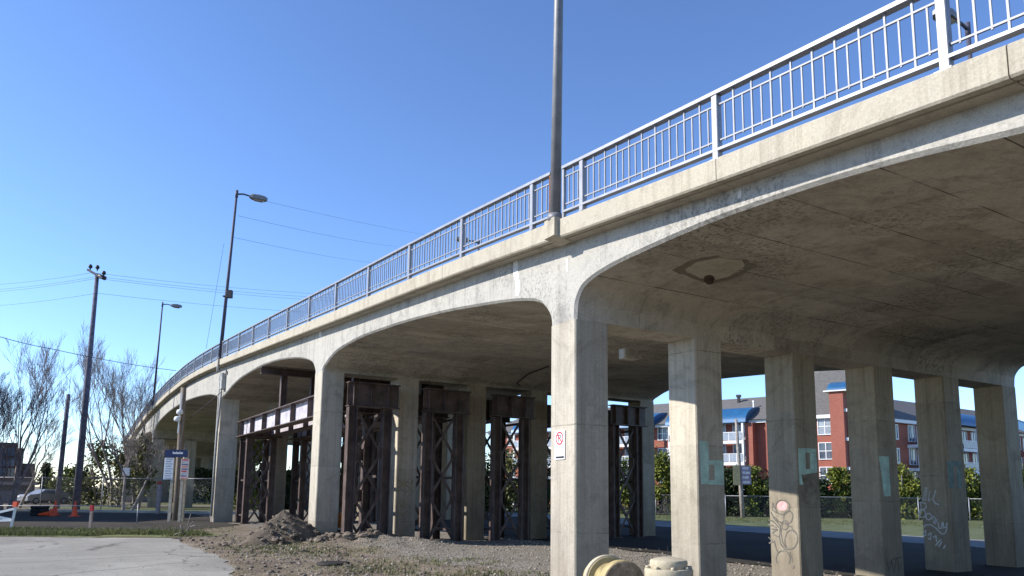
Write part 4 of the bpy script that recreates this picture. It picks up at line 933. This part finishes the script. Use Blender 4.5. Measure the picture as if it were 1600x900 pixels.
def tufts(name, n, region, mat, hmin, hmax, zfun):
    mb = MB(); c = 0
    while c < n:
        p_ = region()
        if p_ is None: continue
        z = zfun(*p_)
        for k in range(4):
            a = rnd.uniform(0, 6.28); hh = rnd.uniform(hmin, hmax); wd = rnd.uniform(.006, .014); x, y = p_[0] + rnd.uniform(-.06, .06), p_[1] + rnd.uniform(-.06, .06); dx, dy = math.cos(a), math.sin(a); ln = rnd.uniform(.1, .7) * hh
            mb.add([(x - dy * wd, y + dx * wd, z - .01), (x + dy * wd, y - dx * wd, z - .01), (x + dx * ln, y + dy * ln, z + hh)], [(0, 1, 2)])
        c += 1
    return tag(mb.build(name, mat), kind='stuff')
VERGE = [(-30, 31.2), (-19, 31.0), (-12.4, 30.2), (-10.9, 28.2), (-12.4, 27.2), (-17.2, 26.8), (-30, 27.1)]
def reg_verge():
    x, y = rnd.uniform(-30, -10.5), rnd.uniform(26.5, 31.5); return (x, y) if inpoly(np.array([x]), np.array([y]), VERGE)[0] and vnoise(np.array(x * .8), np.array(y * .8), 5) > .25 else None
tufts('verge_grass_blades', 9000, reg_verge, GRASS, .05, .17, lambda x, y: .006)
def reg_patch():
    cx, cy, r_ = rnd.choice(((-6.6, 21.5, 1.5), (-5.1, 20.6, 1.2), (-6.9, 22.4, 1.0), (-1.8, 18.5, 1.4), (-.6, 15.8, 1.2), (-14.5, 33, 2.2), (.3, 14.4, .7), (-2.9, 16.5, 1.1), (-13.2, 30.6, 1.6)))
    a, q = rnd.uniform(0, 6.28), r_ * rnd.random() ** .7; return cx + q * math.cos(a) * 1.3, cy + q * math.sin(a)
tufts('weed_grass_blades', 1500, reg_patch, GRASS_W, .03, .09, gz)
def reg_lawn():
    x = rnd.uniform(10, 50); y = 54.5 - (x - 12) * .42 + rnd.uniform(-6, 4); return (x, y)
tufts('lawn_blades', 4000, reg_lawn, LAWN, .05, .14, lambda x, y: .008)
# fallen branch and a dark flat lid in the dirt
q = gp(285, 838); t = thing('dead_branch', 'small dead forked branch lying on the dirt beyond the asphalt edge', 'branch', (q[0], q[1], .05))
mb = MB()
for a, b in (((-.3, 0, 0), (.1, .1, .12)), ((.1, .1, .12), (.35, 0, .5)), ((.1, .1, .12), (.2, .1, .75)), ((.0, .05, .06), (-.1, 0, .35)), ((.25, .05, .3), (.5, 0, .35))): mb.tube([a, b], [.03, .015], 6)
mb.build('twigs', BARK, t)
q = gp(521, 884); mb = MB(); mb.lathe([(.36, -.03), (.38, .02), (.36, .05), (.30, .06), (.05, .055)], 24); o = mb.build('manhole_lid', plain('black_lid', (.025, .022, .02), .8, 0, .3), loc=(q[0], q[1], gz(*q) + .01)); tag(o, 'small dark round lid lying in the bare dirt in front of the earth heap', 'lid')
# orange barrel half hidden by the second pier
p = B(1.02, 14.6, 0); t = thing('construction_barrel', 'orange construction barrel half hidden behind the front column of the second pier', 'barrel', (p.x, p.y, 0))
mb = MB(); mb.lathe([(.29, 0), (.29, .08), (.24, .1), (.23, .9), (.2, .95), (.05, .97)], 22); mb.build('body', plain('dirty_orange', (.55, .20, .04), .6, 0, .3), t)
mb = MB(); mb.lathe([(.238, .35), (.236, .5)], 22); mb.build('white_band', WHITE, t)
# ------------------------------------------------------------------ trees and bushes
def bare_tree(label, loc, hgt, spread, seed, trunk_r, levels=6, multi=1, upward=.55, bark=BARK, lean=(0, 0)):
    r_ = random.Random(seed); t = thing('bare_tree', label, 'tree', loc); tm, cm = MB(), MB()
    def grow(p, d, L, rad, lv):
        n = 3 if lv < levels - 1 else 2; pts = [p]; dd = d.copy()
        for k in range(n):
            dd = (dd + Vector((r_.gauss(0, .13), r_.gauss(0, .13), r_.gauss(0, .06) + .05 * upward))).normalized(); pts.append(pts[-1] + dd * (L / n))
        rr = [rad * (1 - .45 * k / n) for k in range(n + 1)]
        (tm if lv == 0 else cm).tube(pts, rr, 7 if lv == 0 else 5 if lv < 3 else 3, 0, False)
        if lv >= levels: return
        nb = (3 if lv == 0 else r_.choice((3, 3, 4))) if lv < 4 else r_.choice((2, 3, 4))
        for k in range(nb):
            f_ = r_.uniform(.35, 1.0) if k else 1.0; i = min(n - 1, int(f_ * n)); q = pts[i].lerp(pts[i + 1], f_ * n - i) if f_ < 1 else pts[-1]
            a = r_.uniform(0, 6.28); side = Vector((math.cos(a), math.sin(a), 0)); nd = (dd * (1.0 if k else 1.4) + side * spread * r_.uniform(.5, 1.1) + Vector((0, 0, upward * .35))).normalized()
            grow(q, nd, L * r_.uniform(.56, .76), max(rad * r_.uniform(.40, .55), .0075), lv + 1)
    for k in range(multi):
        a = 2 * math.pi * k / multi + .4; d = Vector((lean[0], lean[1], 1)) + (Vector((math.cos(a), math.sin(a), 0)) * .28 if multi > 1 else Vector()); d.normalize()
        grow(Vector((math.cos(a) * .25 * (multi > 1), math.sin(a) * .25 * (multi > 1), -.1)), d, hgt * .34 * (r_.uniform(.85, 1.1)), trunk_r, 0)
    tm.build('trunk', bark, t); cm.build('crown', bark, t); return t
p = at(10, 790, 52); bare_tree('big bare multi-stemmed tree at the left edge of the photo', (p.x, 52, 0), 13.4, .50, 3, .115, 6, 5, .75, BARK_R)
p = at(-75, 790, 50); bare_tree('bare tree mostly cut off by the left edge of the photo', (p.x, 50, 0), 12, .55, 9, .12, 6, 3, .7, BARK_R)
p = at(30, 790, 60); bare_tree('slender bare tree leaning right behind the short dark pole', (p.x, 60, 0), 10.5, .5, 21, .12, 6, 1, .35, BARK, (.55, 0))
p = at(178, 790, 66); bare_tree('tall bare tree between the tallest pole and the far lamp post', (p.x, 66, 0), 17.5, .42, 5, .14, 6, 3, 1.0)
p = at(212, 790, 68); bare_tree('bare tree with fine twigs directly behind the far lamp post', (p.x, 68, 0), 16.2, .42, 14, .13, 6, 3, 1.0)
p = at(200, 790, 56); bare_tree('small bare tree beside the far end of the overpass', (p.x, 56, 0), 8.2, .6, 31, .13, 6, 2, .4)
def leafmass(name, label, loc, rx, ry, h, n, mat, seed, size=.16, z0=.1, group=None, cat='bush', taper=.5, stems=True):
    r_ = random.Random(seed); t = thing(name, label, cat, loc, 0, group); mb = MB()
    cl = [(r_.uniform(-1, 1) * rx * .75, r_.uniform(-1, 1) * ry * .75, z0 + h * r_.random() ** .8, r_.uniform(.25, .5)) for _ in range(34)]
    for k in range(n):
        cx, cy, cz, cr_ = r_.choice(cl); f_ = 1 - taper * max(0, cz / h) ; sc_ = cr_ * min(rx, h * .5)
        p_ = Vector((cx * f_ + r_.gauss(0, .5) * sc_, cy * f_ + r_.gauss(0, .5) * sc_, max(.03, cz + r_.gauss(0, .5) * sc_)))
        a, b = Vector((r_.gauss(0, 1), r_.gauss(0, 1), r_.gauss(0, 1))).normalized(), Vector((r_.gauss(0, 1), r_.gauss(0, 1), r_.gauss(0, 1))); b = (b - a * b.dot(a)).normalized(); s_ = size * r_.uniform(.5, 1.3)
        mb.add([p_ - a * s_, p_ + b * s_ * .5, p_ + a * s_, p_ - b * s_ * .5], [(0, 1, 2, 3)])
    mb.build('foliage', mat, t)
    if stems:
        mb = MB()
        for k in range(7):
            a = r_.uniform(0, 6.28); mb.tube([(0, 0, -.05), (math.cos(a) * rx * .3, math.sin(a) * ry * .3, h * .5), (math.cos(a) * rx * .6, math.sin(a) * ry * .6, h * .9)], [.05, .035, .012], 5)
        mb.build('stems', BARK, t)
    return t
def px_bush(px, ptop, Y, halfpx, n, mat, seed, name, label, size=.16, **k):
    p_ = at(px, 800, Y); tp = at(px, ptop, Y); w = halfpx * 1.35 * Y / F; leafmass(name, label, (p_.x, Y, 0), w, w * .8, tp.z, n, mat, seed, size, **k)
G = 'hedge bushes behind the lawn fence'
for k, (px, tp, Y, hw, mat, nm, lb) in enumerate((
    (690, 694, 66, 20, LEAF_B, 'garden_bush', 'leafy pale bush seen through the second tower of the second pier'), (785, 690, 66, 24, LEAF_B, 'garden_bush', 'leafy bush seen between the third and fourth columns of the second pier'),
    (740, 705, 67, 26, LEAF_D, 'evergreen_bush', 'dark bush behind the third column of the second pier'), (838, 700, 66, 24, LEAF_D, 'evergreen_bush', 'dark bush hidden partly by the front column of the nearest pier'),
    (965, 700, 64, 22, LEAF_Y, 'garden_bush', 'leafy bush seen just right of the front column of the nearest pier'), (1005, 716, 63, 22, LEAF_D, 'evergreen_bush', 'dark bush behind the last column of the second pier'),
    (1040, 702, 62, 22, LEAF_Y, 'garden_bush', 'bush just left of the painted letter b'), (1092, 716, 61, 26, LEAF_D, 'evergreen_bush', 'dark bush behind the column with the letter b'),
    (1142, 726, 60.5, 17, LEAF_D, 'evergreen_bush', 'dark bush left of the leaning pole'), (1178, 722, 60.5, 15, LEAF_Y, 'garden_bush', 'pale bush right of the violet notice board'),
    (1222, 728, 60, 26, LEAF_D, 'evergreen_bush', 'dark bush behind the column with looping graffiti'), (1275, 742, 59.5, 24, LEAF_D, 'evergreen_bush', 'low dark bush below the tower windows'), (1312, 720, 59.5, 14, LEAF_Y, 'garden_bush', 'yellow green bush at the foot of the blue-topped pilaster'),
    (1350, 730, 59, 28, LEAF_D, 'evergreen_bush', 'dark bush behind the column with the letter l'), (1412, 721, 58.5, 24, LEAF_Y, 'garden_bush', 'bright yellow green bush below the narrow white windows'), (1462, 735, 58, 26, LEAF_D, 'evergreen_bush', 'dark bush behind the column with pale writing'),
    (1512, 720, 58, 22, LEAF_Y, 'garden_bush', 'bright bush below the blue roofed balconies'), (1562, 730, 57.5, 28, LEAF_D, 'evergreen_bush', 'dark bush behind the last column of the nearest pier'), (1604, 718, 57.5, 20, LEAF_Y, 'garden_bush', 'yellow green bush at the right edge of the photo'))):
    px_bush(px, tp + 14, Y, hw, 3600, mat, 40 + k, nm, lb, .15, group=G, taper=.3)
def hedge(label, a, b, dep, h, n, mat, seed):
    r_ = random.Random(seed); a, b = Vector((*a, 0)), Vector((*b, 0)); t = thing('hedge', label, 'hedge', a); d = b - a; L = d.length; d.normalize(); nv = Vector((-d.y, d.x, 0)); mb = MB()
    for k in range(n):
        x = r_.random() * L; top = h * (1 + .35 * float(fbm(np.array(x * .6), np.array(0.), 4, seed))); y = r_.uniform(0, dep); z = top * r_.random() ** .6
        p_ = d * x + nv * y + Vector((0, 0, z)); u = Vector((r_.gauss(0, 1), r_.gauss(0, 1), r_.gauss(0, 1))).normalized(); v = Vector((r_.gauss(0, 1), r_.gauss(0, 1), r_.gauss(0, 1))); v = (v - u * v.dot(u)).normalized(); q = .16 * r_.uniform(.5, 1.3)
        mb.add([p_ - u * q, p_ + v * q * .55, p_ + u * q, p_ - v * q * .55], [(0, 1, 2, 3)])
    mb.build('foliage', mat, t); mb = MB()
    for k in range(int(L / 1.2)): q = d * (k * 1.2 + .4) + nv * (dep / 2); mb.tube([q, q + Vector((0, 0, h * .8))], [.04, .02], 5)
    tag(mb.build('stems', BARK, t), kind='stuff'); return t
h1, h2 = at(1030, 800, 62.5), at(1640, 800, 56.5); hedge('long dark clipped hedge just behind the fence beyond the lawn', h1.xy, h2.xy, 1.6, 2.1, 26000, LEAF_D, 4)
h1, h2 = at(560, 800, 69), at(1015, 800, 68); hedge('dark hedge behind the steel towers of the second pier', h1.xy, h2.xy, 1.6, 2.9, 15000, LEAF_D, 5)
h1, h2 = at(258, 800, 84), at(545, 800, 72); hedge('dark hedge beyond the long arch and the third pier', h1.xy, h2.xy, 2.0, 3.6, 16000, LEAF_D, 6)
for k, (px, tp, Y, hw, mat, lb) in enumerate(((150, 700, 70, 26, LEAF_B, 'budding olive bush behind the fence right of the tallest pole'), (185, 708, 66, 22, LEAF_B, 'budding olive bush left of the small pale sign'), (217, 690, 62, 16, LEAF_B, 'olive bush against the far end of the overpass'),
    (98, 735, 78, 26, LEAF_Y, 'light green bush between the two dark poles'), (66, 728, 82, 10, LEAF_D, 'small dark conifer beside the brown brick building'), (128, 742, 74, 20, LEAF_D, 'dark bush behind the tallest pole'), (395, 690, 66, 22, LEAF_Y, 'leafy bush seen through the tower at the third pier'), (445, 740, 68, 26, LEAF_D, 'low dark bush beyond the third pier'), (560, 735, 66, 40, LEAF_D, 'dark bush beyond the second pier'), (640, 730, 66, 30, LEAF_D, 'dark bush behind the second column of the second pier'))):
    px_bush(px, tp, Y, hw, 1100 if mat is LEAF_B else 2000, mat, 80 + k, 'bush', lb, .2)
# ------------------------------------------------------------------ apartment building behind
def window(parent, x, z, w, h, y=-.02, mull=(1, 1), g=GLASS, fr=.07, fm=None):
    """frame + pane on a wall plane (local: x along the wall, y outwards is negative)"""
    f = MB(); f.bb(x - w / 2 - fr, x + w / 2 + fr, y - .08, y + .03, z - h / 2 - fr, z - h / 2); f.bb(x - w / 2 - fr, x + w / 2 + fr, y - .08, y + .03, z + h / 2, z + h / 2 + fr)
    f.bb(x - w / 2 - fr, x - w / 2, y - .08, y + .03, z - h / 2, z + h / 2); f.bb(x + w / 2, x + w / 2 + fr, y - .08, y + .03, z - h / 2, z + h / 2)
    for k in range(mull[0]): xx = x - w / 2 + w * (k + 1) / (mull[0] + 1); f.bb(xx - .035, xx + .035, y - .06, y, z - h / 2, z + h / 2)
    for k in range(mull[1]): zz_ = z - h / 2 + h * (k + 1) / (mull[1] + 1); f.bb(x - w / 2, x + w / 2, y - .055, y - .005, zz_ - .035, zz_ + .035)
    fo = f.build('window', fm or TRIM, parent); p_ = MB(); p_.bb(x - w / 2, x + w / 2, y - .02, y + .012, z - h / 2, z + h / 2); p_.build('pane', g, fo)
def balcony(parent, x0, x1, z, dep=1.3, rail_h=.9, post=True):
    mb = MB(); mb.bb(x0, x1, -dep, 0, z - .32, z); 
    mb.bb(x0, x1, -dep, -dep + .05, z + rail_h - .07, z + rail_h)
    n = max(2, int((x1 - x0) / .75))
    for k in range(n + 1): xx = x0 + (x1 - x0 - .06) * k / n; mb.bb(xx, xx + .06, -dep + .01, -dep + .05, z, z + rail_h)
    o_ = mb.build('balcony', TRIM, parent)
    pm = MB(); pm.bb(x0 + .06, x1 - .06, -dep + .02, -dep + .03, z + .05, z + rail_h - .1); pm.build('balcony_panel', plain('pale_balcony_glass', (.30, .34, .40), .3), o_)
def barrel_roof(parent, x0, x1, z0, h, dep, y0=-1.45):
    mb = MB(); n = 12; vs = []
    for x in (x0, x1):
        for k in range(n + 1): a = math.pi / 2 * k / n; vs.append((x, y0 + dep * math.sin(a) * 1.0, z0 + h * (1 - (1 - math.sin(a)) ** 1.0) if False else z0 + h * math.sin(a))) if False else vs.append((x, y0 + dep * (1 - math.cos(a)), z0 + h * math.sin(a)))
        vs.append((x, y0 + dep, z0)); 
    m_ = n + 2; fs = [(k, m_ + k, m_ + k + 1, k + 1) for k in range(n + 1)] + [tuple(range(m_)), tuple(range(m_, 2 * m_))[::-1], (0, m_ - 1, 2 * m_ - 1, m_)]
    mb.add(vs, fs, 0); mb.build('blue_barrel_roof', BLUEROOF, parent, edge=30)
V = Vector((33., 73., 0)); EZ = 7.75 + H
def wing(label, ang, L, mirror):
    """local x runs along the wall away from the corner; local -y faces out"""
    return thing('apartment_building', label, 'apartment building', V, ang)
dl, dr = Vector((-.784, .62, 0)).normalized(), Vector((.84, .54, 0)).normalized()
# the left wing: local frame with x running towards the corner so that -y faces the bridge
LA = math.atan2(-dl.y, -dl.x); LL = 46.
bl = thing('apartment_building', 'red brick apartment building with grey roofs and blue barrel roofed balconies behind the piers', 'apartment building', V, 0)
lw = bpy.data.objects.new('left_wing', None)
def sub(parent_ang):
    return parent_ang
class Frame:                                # bakes a wing's local frame into the meshes of one building
    def __init__(s, ang, parent): s.M = Matrix.Rotation(ang, 4, 'Z'); s.parent = parent
def placed(fn, fr, *a, **k):
    before = set(bpy.data.objects); fn(fr.parent, *a, **k)
    for o_ in set(bpy.data.objects) - before:
        if o_.parent == fr.parent: o_.matrix_local = fr.M @ o_.matrix_local
FL, FR = Frame(LA, bl), Frame(math.atan2(dr.y, dr.x), bl)
bpy.data.objects.remove(lw)
def block(parent, x0, x1, y0, y1, z0, z1, mat, name='wall'):
    mb = MB(); mb.bb(x0, x1, y0, y1, z0, z1); mb.build(name, mat, parent)
def gable_roof(parent, x0, x1, y0, y1, z0, zr, hip0=0., hip1=0.):
    mb = MB(); ym = (y0 + y1) / 2
    mb.add([(x0, y0, z0), (x1, y0, z0), (x1, y1, z0), (x0, y1, z0), (x0 + hip0, ym, zr), (x1 - hip1, ym, zr)], [(0, 1, 5, 4), (2, 3, 4, 5), (1, 2, 5), (3, 0, 4), (3, 2, 1, 0)]); mb.build('roof', SHING, parent)
def eave(parent, x0, x1, y, z): 
    mb = MB(); mb.bb(x0, x1, y - .25, y + .1, z - .28, z + .06); mb.build('eave_trim', TRIM, parent)
def vent(parent, x, y, z, mat=BLACK, w=.45, h=.7):
    mb = MB(); mb.bb(x - w * .3, x + w * .3, y - w * .3, y + w * .3, z - .6, z + h * .6); mb.bb(x - w / 2, x + w / 2, y - w / 2, y + w / 2, z + h * .6, z + h); mb.build('roof_vent', mat, parent)
FZ = [6.78 + H, 4.35 + H, 1.95 + H, -.45 + H]
# left wing (x negative = away from the corner)
placed(block, FL, -LL, -8.4, .5, 13, -.3, EZ, BRICK); placed(block, FL, -8.4, 0, 0, 12, -.3, EZ, BRICK)
placed(gable_roof, FL, -LL - .5, -4.3, -.35, 13.4, EZ + .05, 11.0 + H, 3, 0); placed(eave, FL, -LL, -8.3, .2, EZ); placed(eave, FL, -7.4, -1.75, -.15, EZ + .1)
for x in (-3.3, -6.1): 
    for z, g in zip(FZ, (CURT, GLASS, GLASS, GLASS)):
        placed(window, FL, x + .85 if x > -4 else x, z, 1.25, 1.55, -.02, (1, 1), g)
# pilaster with blue top at the corner
placed(block, FL, -1.62, -.35, -1.1, 3, -.3, 10.05 + H, BRICK, 'pilaster'); placed(barrel_roof, FL, -1.75, .25, 10.18 + H, 1.15, 3.6, -1.3); placed(block, FL, -2.1, .3, -1.35, 3.1, 10.05 + H, 10.17 + H, TRIM, 'pilaster_trim')
for z in (8.2, 5.4, 2.6): placed(block, FL, -.34, .02, -.9, -.45, z + H - .15, z + H + .15, TRIM, 'wall_vent')
# tower roof
def pyramid(parent):
    mb = MB(); n = 8; cx, cy = -4.3, 4.2; vs = [(-7.7, -.4, EZ + .1), (-1.55, -.4, EZ + .1), (.6, 4, EZ + .1), (.2, 9, EZ + .1), (-8, 9, EZ + .1), (cx - 1.2, cy, 17.5 + H), (cx + 6.2, cy - 1.5, 17.5 + H)]
    mb.add(vs, [(0, 1, 6, 5), (1, 2, 6), (2, 3, 6), (3, 4, 5, 6), (4, 0, 5), (4, 3, 2, 1, 0)]); mb.build('tower_roof', SHING, parent)
placed(pyramid, FL)
placed(block, FL, -10.35, -9.55, -.6, 1.0, -.3, 7.45 + H, BRICK, 'pilaster')
for b0 in (-19.0, -30.0, -41.0):
    b1 = b0 + 8.6; x0, x1 = b0, b1
    placed(barrel_roof, FL, x0 - .3, x1 + .3, 7.5 + H, 1.95, 4.6, -1.1)
    for z in (5.62 + H, 3.35 + H, 1.0 + H): placed(balcony, FL, x0, x1, z, 1.0)
    for k, x in enumerate(np.linspace(x0 + 1.0, x1 - 1.0, 4)):
        for z in (6.72 + H, 4.4 + H, 2.0 + H): placed(window, FL, float(x), z, 1.3, 1.7, .48, (1, 0), GLASS if k % 2 else CURT)
    for x in (x0 + .1, (x0 + x1) / 2, x1 - .1): placed(block, FL, x - .1, x + .1, -.98, -.78, -.3, 7.5 + H, TRIM, 'balcony_post')
    for x in (x0 - 1.4,): 
        for z in FZ[:3]: placed(window, FL, x, z, 1.1, 1.4, .48, (1, 1), GLASS)
placed(vent, FL, -13.2, 5.2, 10.55 + H); placed(vent, FL, -21.2, 5.2, 10.55 + H); placed(block, FL, -9.4, -7.6, 8, 10, 10.2 + H, 12.0 + H, TRIM, 'chimney'); placed(vent, FL, -10.7, 3.0, 9.7 + H, TRIM, .2, .5)
# right wing
placed(block, FR, .05, 13, -.0, 12, -.3, EZ, BRICK); placed(block, FR, 13, 48, .6, 12.5, -.3, EZ, BRICK)
placed(gable_roof, FR, .5, 48.5, -.45, 13.2, EZ + .05, 11.3 + H, 0, 4); placed(eave, FR, .3, 13.1, -.2, EZ); placed(eave, FR, 13.1, 48, .4, EZ)
for x in (4.9, 7.55):
    for z in FZ[:3]: placed(window, FR, x, z - .25, .55, 1.35, -.02, (0, 0), GLASS, .12)
for x0, x1 in ((9.6, 12.8), (19.2, 25.2), (36, 42)):
    if x0 > 12: placed(barrel_roof, FR, x0 - .3, x1 + .3, 7.85 + H, 1.95, 4.4, -.9)
    for z in (5.3 + H, 2.9 + H, .6 + H): placed(balcony, FR, x0, x1, z, 1.1 if x0 < 13 else .9)
    for x in np.linspace(x0 + .8, x1 - .8, 3 if x1 - x0 > 4 else 2):
        for z in (6.5 + H, 4.1 + H, 1.8 + H): placed(window, FR, float(x), z, 1.1, 1.6, -.02 if x0 < 13 else .58, (1, 0), GLASS)
    placed(block, FR, (x0 + x1) / 2 - .1, (x0 + x1) / 2 + .1, -.86, -.7, -.3, 7.6 + H, TRIM, 'balcony_post')
for x in (15, 17.4, 27.5, 30, 33.2, 35, 44, 46):
    for z in FZ[:3]: placed(window, FR, x, z - .2, 1.0, 1.4, .58, (1, 1), GLASS)
placed(vent, FR, 7.0, 5.0, 10.7 + H); placed(vent, FR, 9.0, 3.6, 9.9 + H, TRIM, .2, .5)
# ------------------------------------------------------------------ far left: brown building, shed, car
p = at(-30, 790, 88); RZ = .57; t = thing('brick_building', 'dark brown stepped brick building behind the bare trees on the left', 'building', (p.x, 88, 0), RZ)
lx, ly = Vector((math.cos(RZ), math.sin(RZ), 0)), Vector((-math.sin(RZ), math.cos(RZ), 0)); P0_ = Vector((p.x, 88, 0))
def q(px, py): d = ray(px, py); k = P0_.dot(ly) / d.dot(ly); h_ = Vector((0, 0, H)) + d * k; return Vector(((h_ - P0_).dot(lx), 0, h_.z))
a = q(28, 692); mb = MB(); mb.bb(-14, a.x, 0, 12, -.2, a.z); mb.build('tall_block', BRICK_B, t)
a2 = q(38, 700); mb = MB(); mb.bb(a.x + .01, a2.x, .6, 12, -.2, a2.z); mb.build('mid_block', BRICK_B, t)
b_ = q(56, 724); mb = MB(); mb.bb(a2.x + .01, b_.x, 1, 10, -.2, b_.z); mb.build('low_block', plain('brown_wall', (.13, .10, .085), .9), t)
for px in (-10, 4, 16):
    for py in (706, 722, 738):
        c_ = q(px, py); window(t, c_.x, c_.z, .9, 1.0, -.02, (1, 0), GLASS, .05, BRICK_B)
p = at(20, 790, 76); t = thing('long_shed', 'low dark shed with a pale roof edge behind the fence on the left', 'shed', (p.x, 76, 0), .57); zt = at(20, 753, 76).z
mb = MB(); mb.bb(-9, 1.7, 0, 6, -.1, zt - .3); mb.build('wall', plain('shed_wall', (.11, .10, .11), .9, 0, .2), t)
mb = MB(); mb.bb(-9.3, 1.9, -.4, 6.3, zt - .3, zt); mb.build('roof', plain('shed_roof', (.26, .23, .21), .8), t)
for x in (-6.2, -3.2, -.3): mb = MB(); mb.bb(x - 1.1, x + 1.1, -.05, .02, -.05, zt - .9); mb.build('door', plain('shed_door', (.17, .16, .17), .7), t)
def car(label, loc, rz):
    t = thing('parked_car', label, 'car', loc, rz); L, W, hh = 4.3, 1.72, 1.45
    prof_ = [(-2.15, .35), (-2.12, .75), (-1.95, .92), (-1.15, 1.0), (-.45, 1.42), (.75, 1.45), (1.75, 1.05), (2.1, .95), (2.15, .4)]
    mb = MB(); n = len(prof_); vs = []
    for sx, ins in ((-1, 0), (1, 0)):
        for x, z in prof_: vs.append((x, sx * (W / 2 - (.16 if z > 1.1 else 0)), z))
    mb.add(vs, [(i, i + 1, n + i + 1, n + i) for i in range(n - 1)] + [tuple(range(n)), tuple(range(n, 2 * n))[::-1], (0, n, 2 * n - 1, n - 1)]); mb.build('body', CAR, t)
    mb = MB(); mb.add([(-1.05, -.78, 1.03), (-.47, -.68, 1.38), (-.47, .68, 1.38), (-1.05, .78, 1.03)], [(0, 1, 2, 3)]); mb.add([(1.7, -.77, 1.1), (.8, -.68, 1.41), (.8, .68, 1.41), (1.7, .77, 1.1)], [(3, 2, 1, 0)])
    o_ = mb.build('windscreen', GLASS, t); o_.location = (0, 0, .012)
    for sy in (-1, 1):
        mb = MB(); mb.add([(-.95, sy * .868, 1.02), (-.45, sy * .72, 1.36), (.70, sy * .72, 1.38), (1.35, sy * .868, 1.05)], [(0, 1, 2, 3)]); mb.build('side_window', GLASS, t)
        for x in (-1.35, 1.3):
            mb = MB(); mb.lathe([(.1, -.1), (.31, -.1), (.33, 0), (.31, .1), (.1, .1)], 20, 0, Matrix.Translation((x, sy * .8, .33)) @ Matrix.Rotation(math.pi / 2, 4, 'X')); w_o = mb.build('wheel', TYRE, t)
            mb = MB(); mb.lathe([(.05, -.11), (.19, -.112), (.2, .112), (.05, .11)], 14, 0, Matrix.Translation((x, sy * .8, .33)) @ Matrix.Rotation(math.pi / 2, 4, 'X')); mb.build('rim', CAR, w_o)
        mb = MB(); mb.bb(-2.16, -2.08, sy * .62 - .16, sy * .62 + .16, .68, .82); mb.build('headlight', TRIM, t)
    return t
p = at(70, 785, 74); car('pale silver car parked behind the fence next to the low shed', (p.x, 74, 0), math.radians(62))
# unseen brick block, added and sized to cast the shade on the street
t = thing('shade_caster_block', 'added brown brick block out of view to the left, casting the street shadow', 'building', (-43.8, 44., 0))
mb = MB(); mb.bb(-8, 8, -7.5, 7.2, -.2, 10.3); mb.build('wall', BRICK_B, t)
mb = MB(); mb.bb(-8.2, 8.2, -7.7, 7.4, 10.3, 10.55); mb.build('roof', TRIM, t)
for k in range(5):
    for z in (1.6, 4.2, 6.8): pass
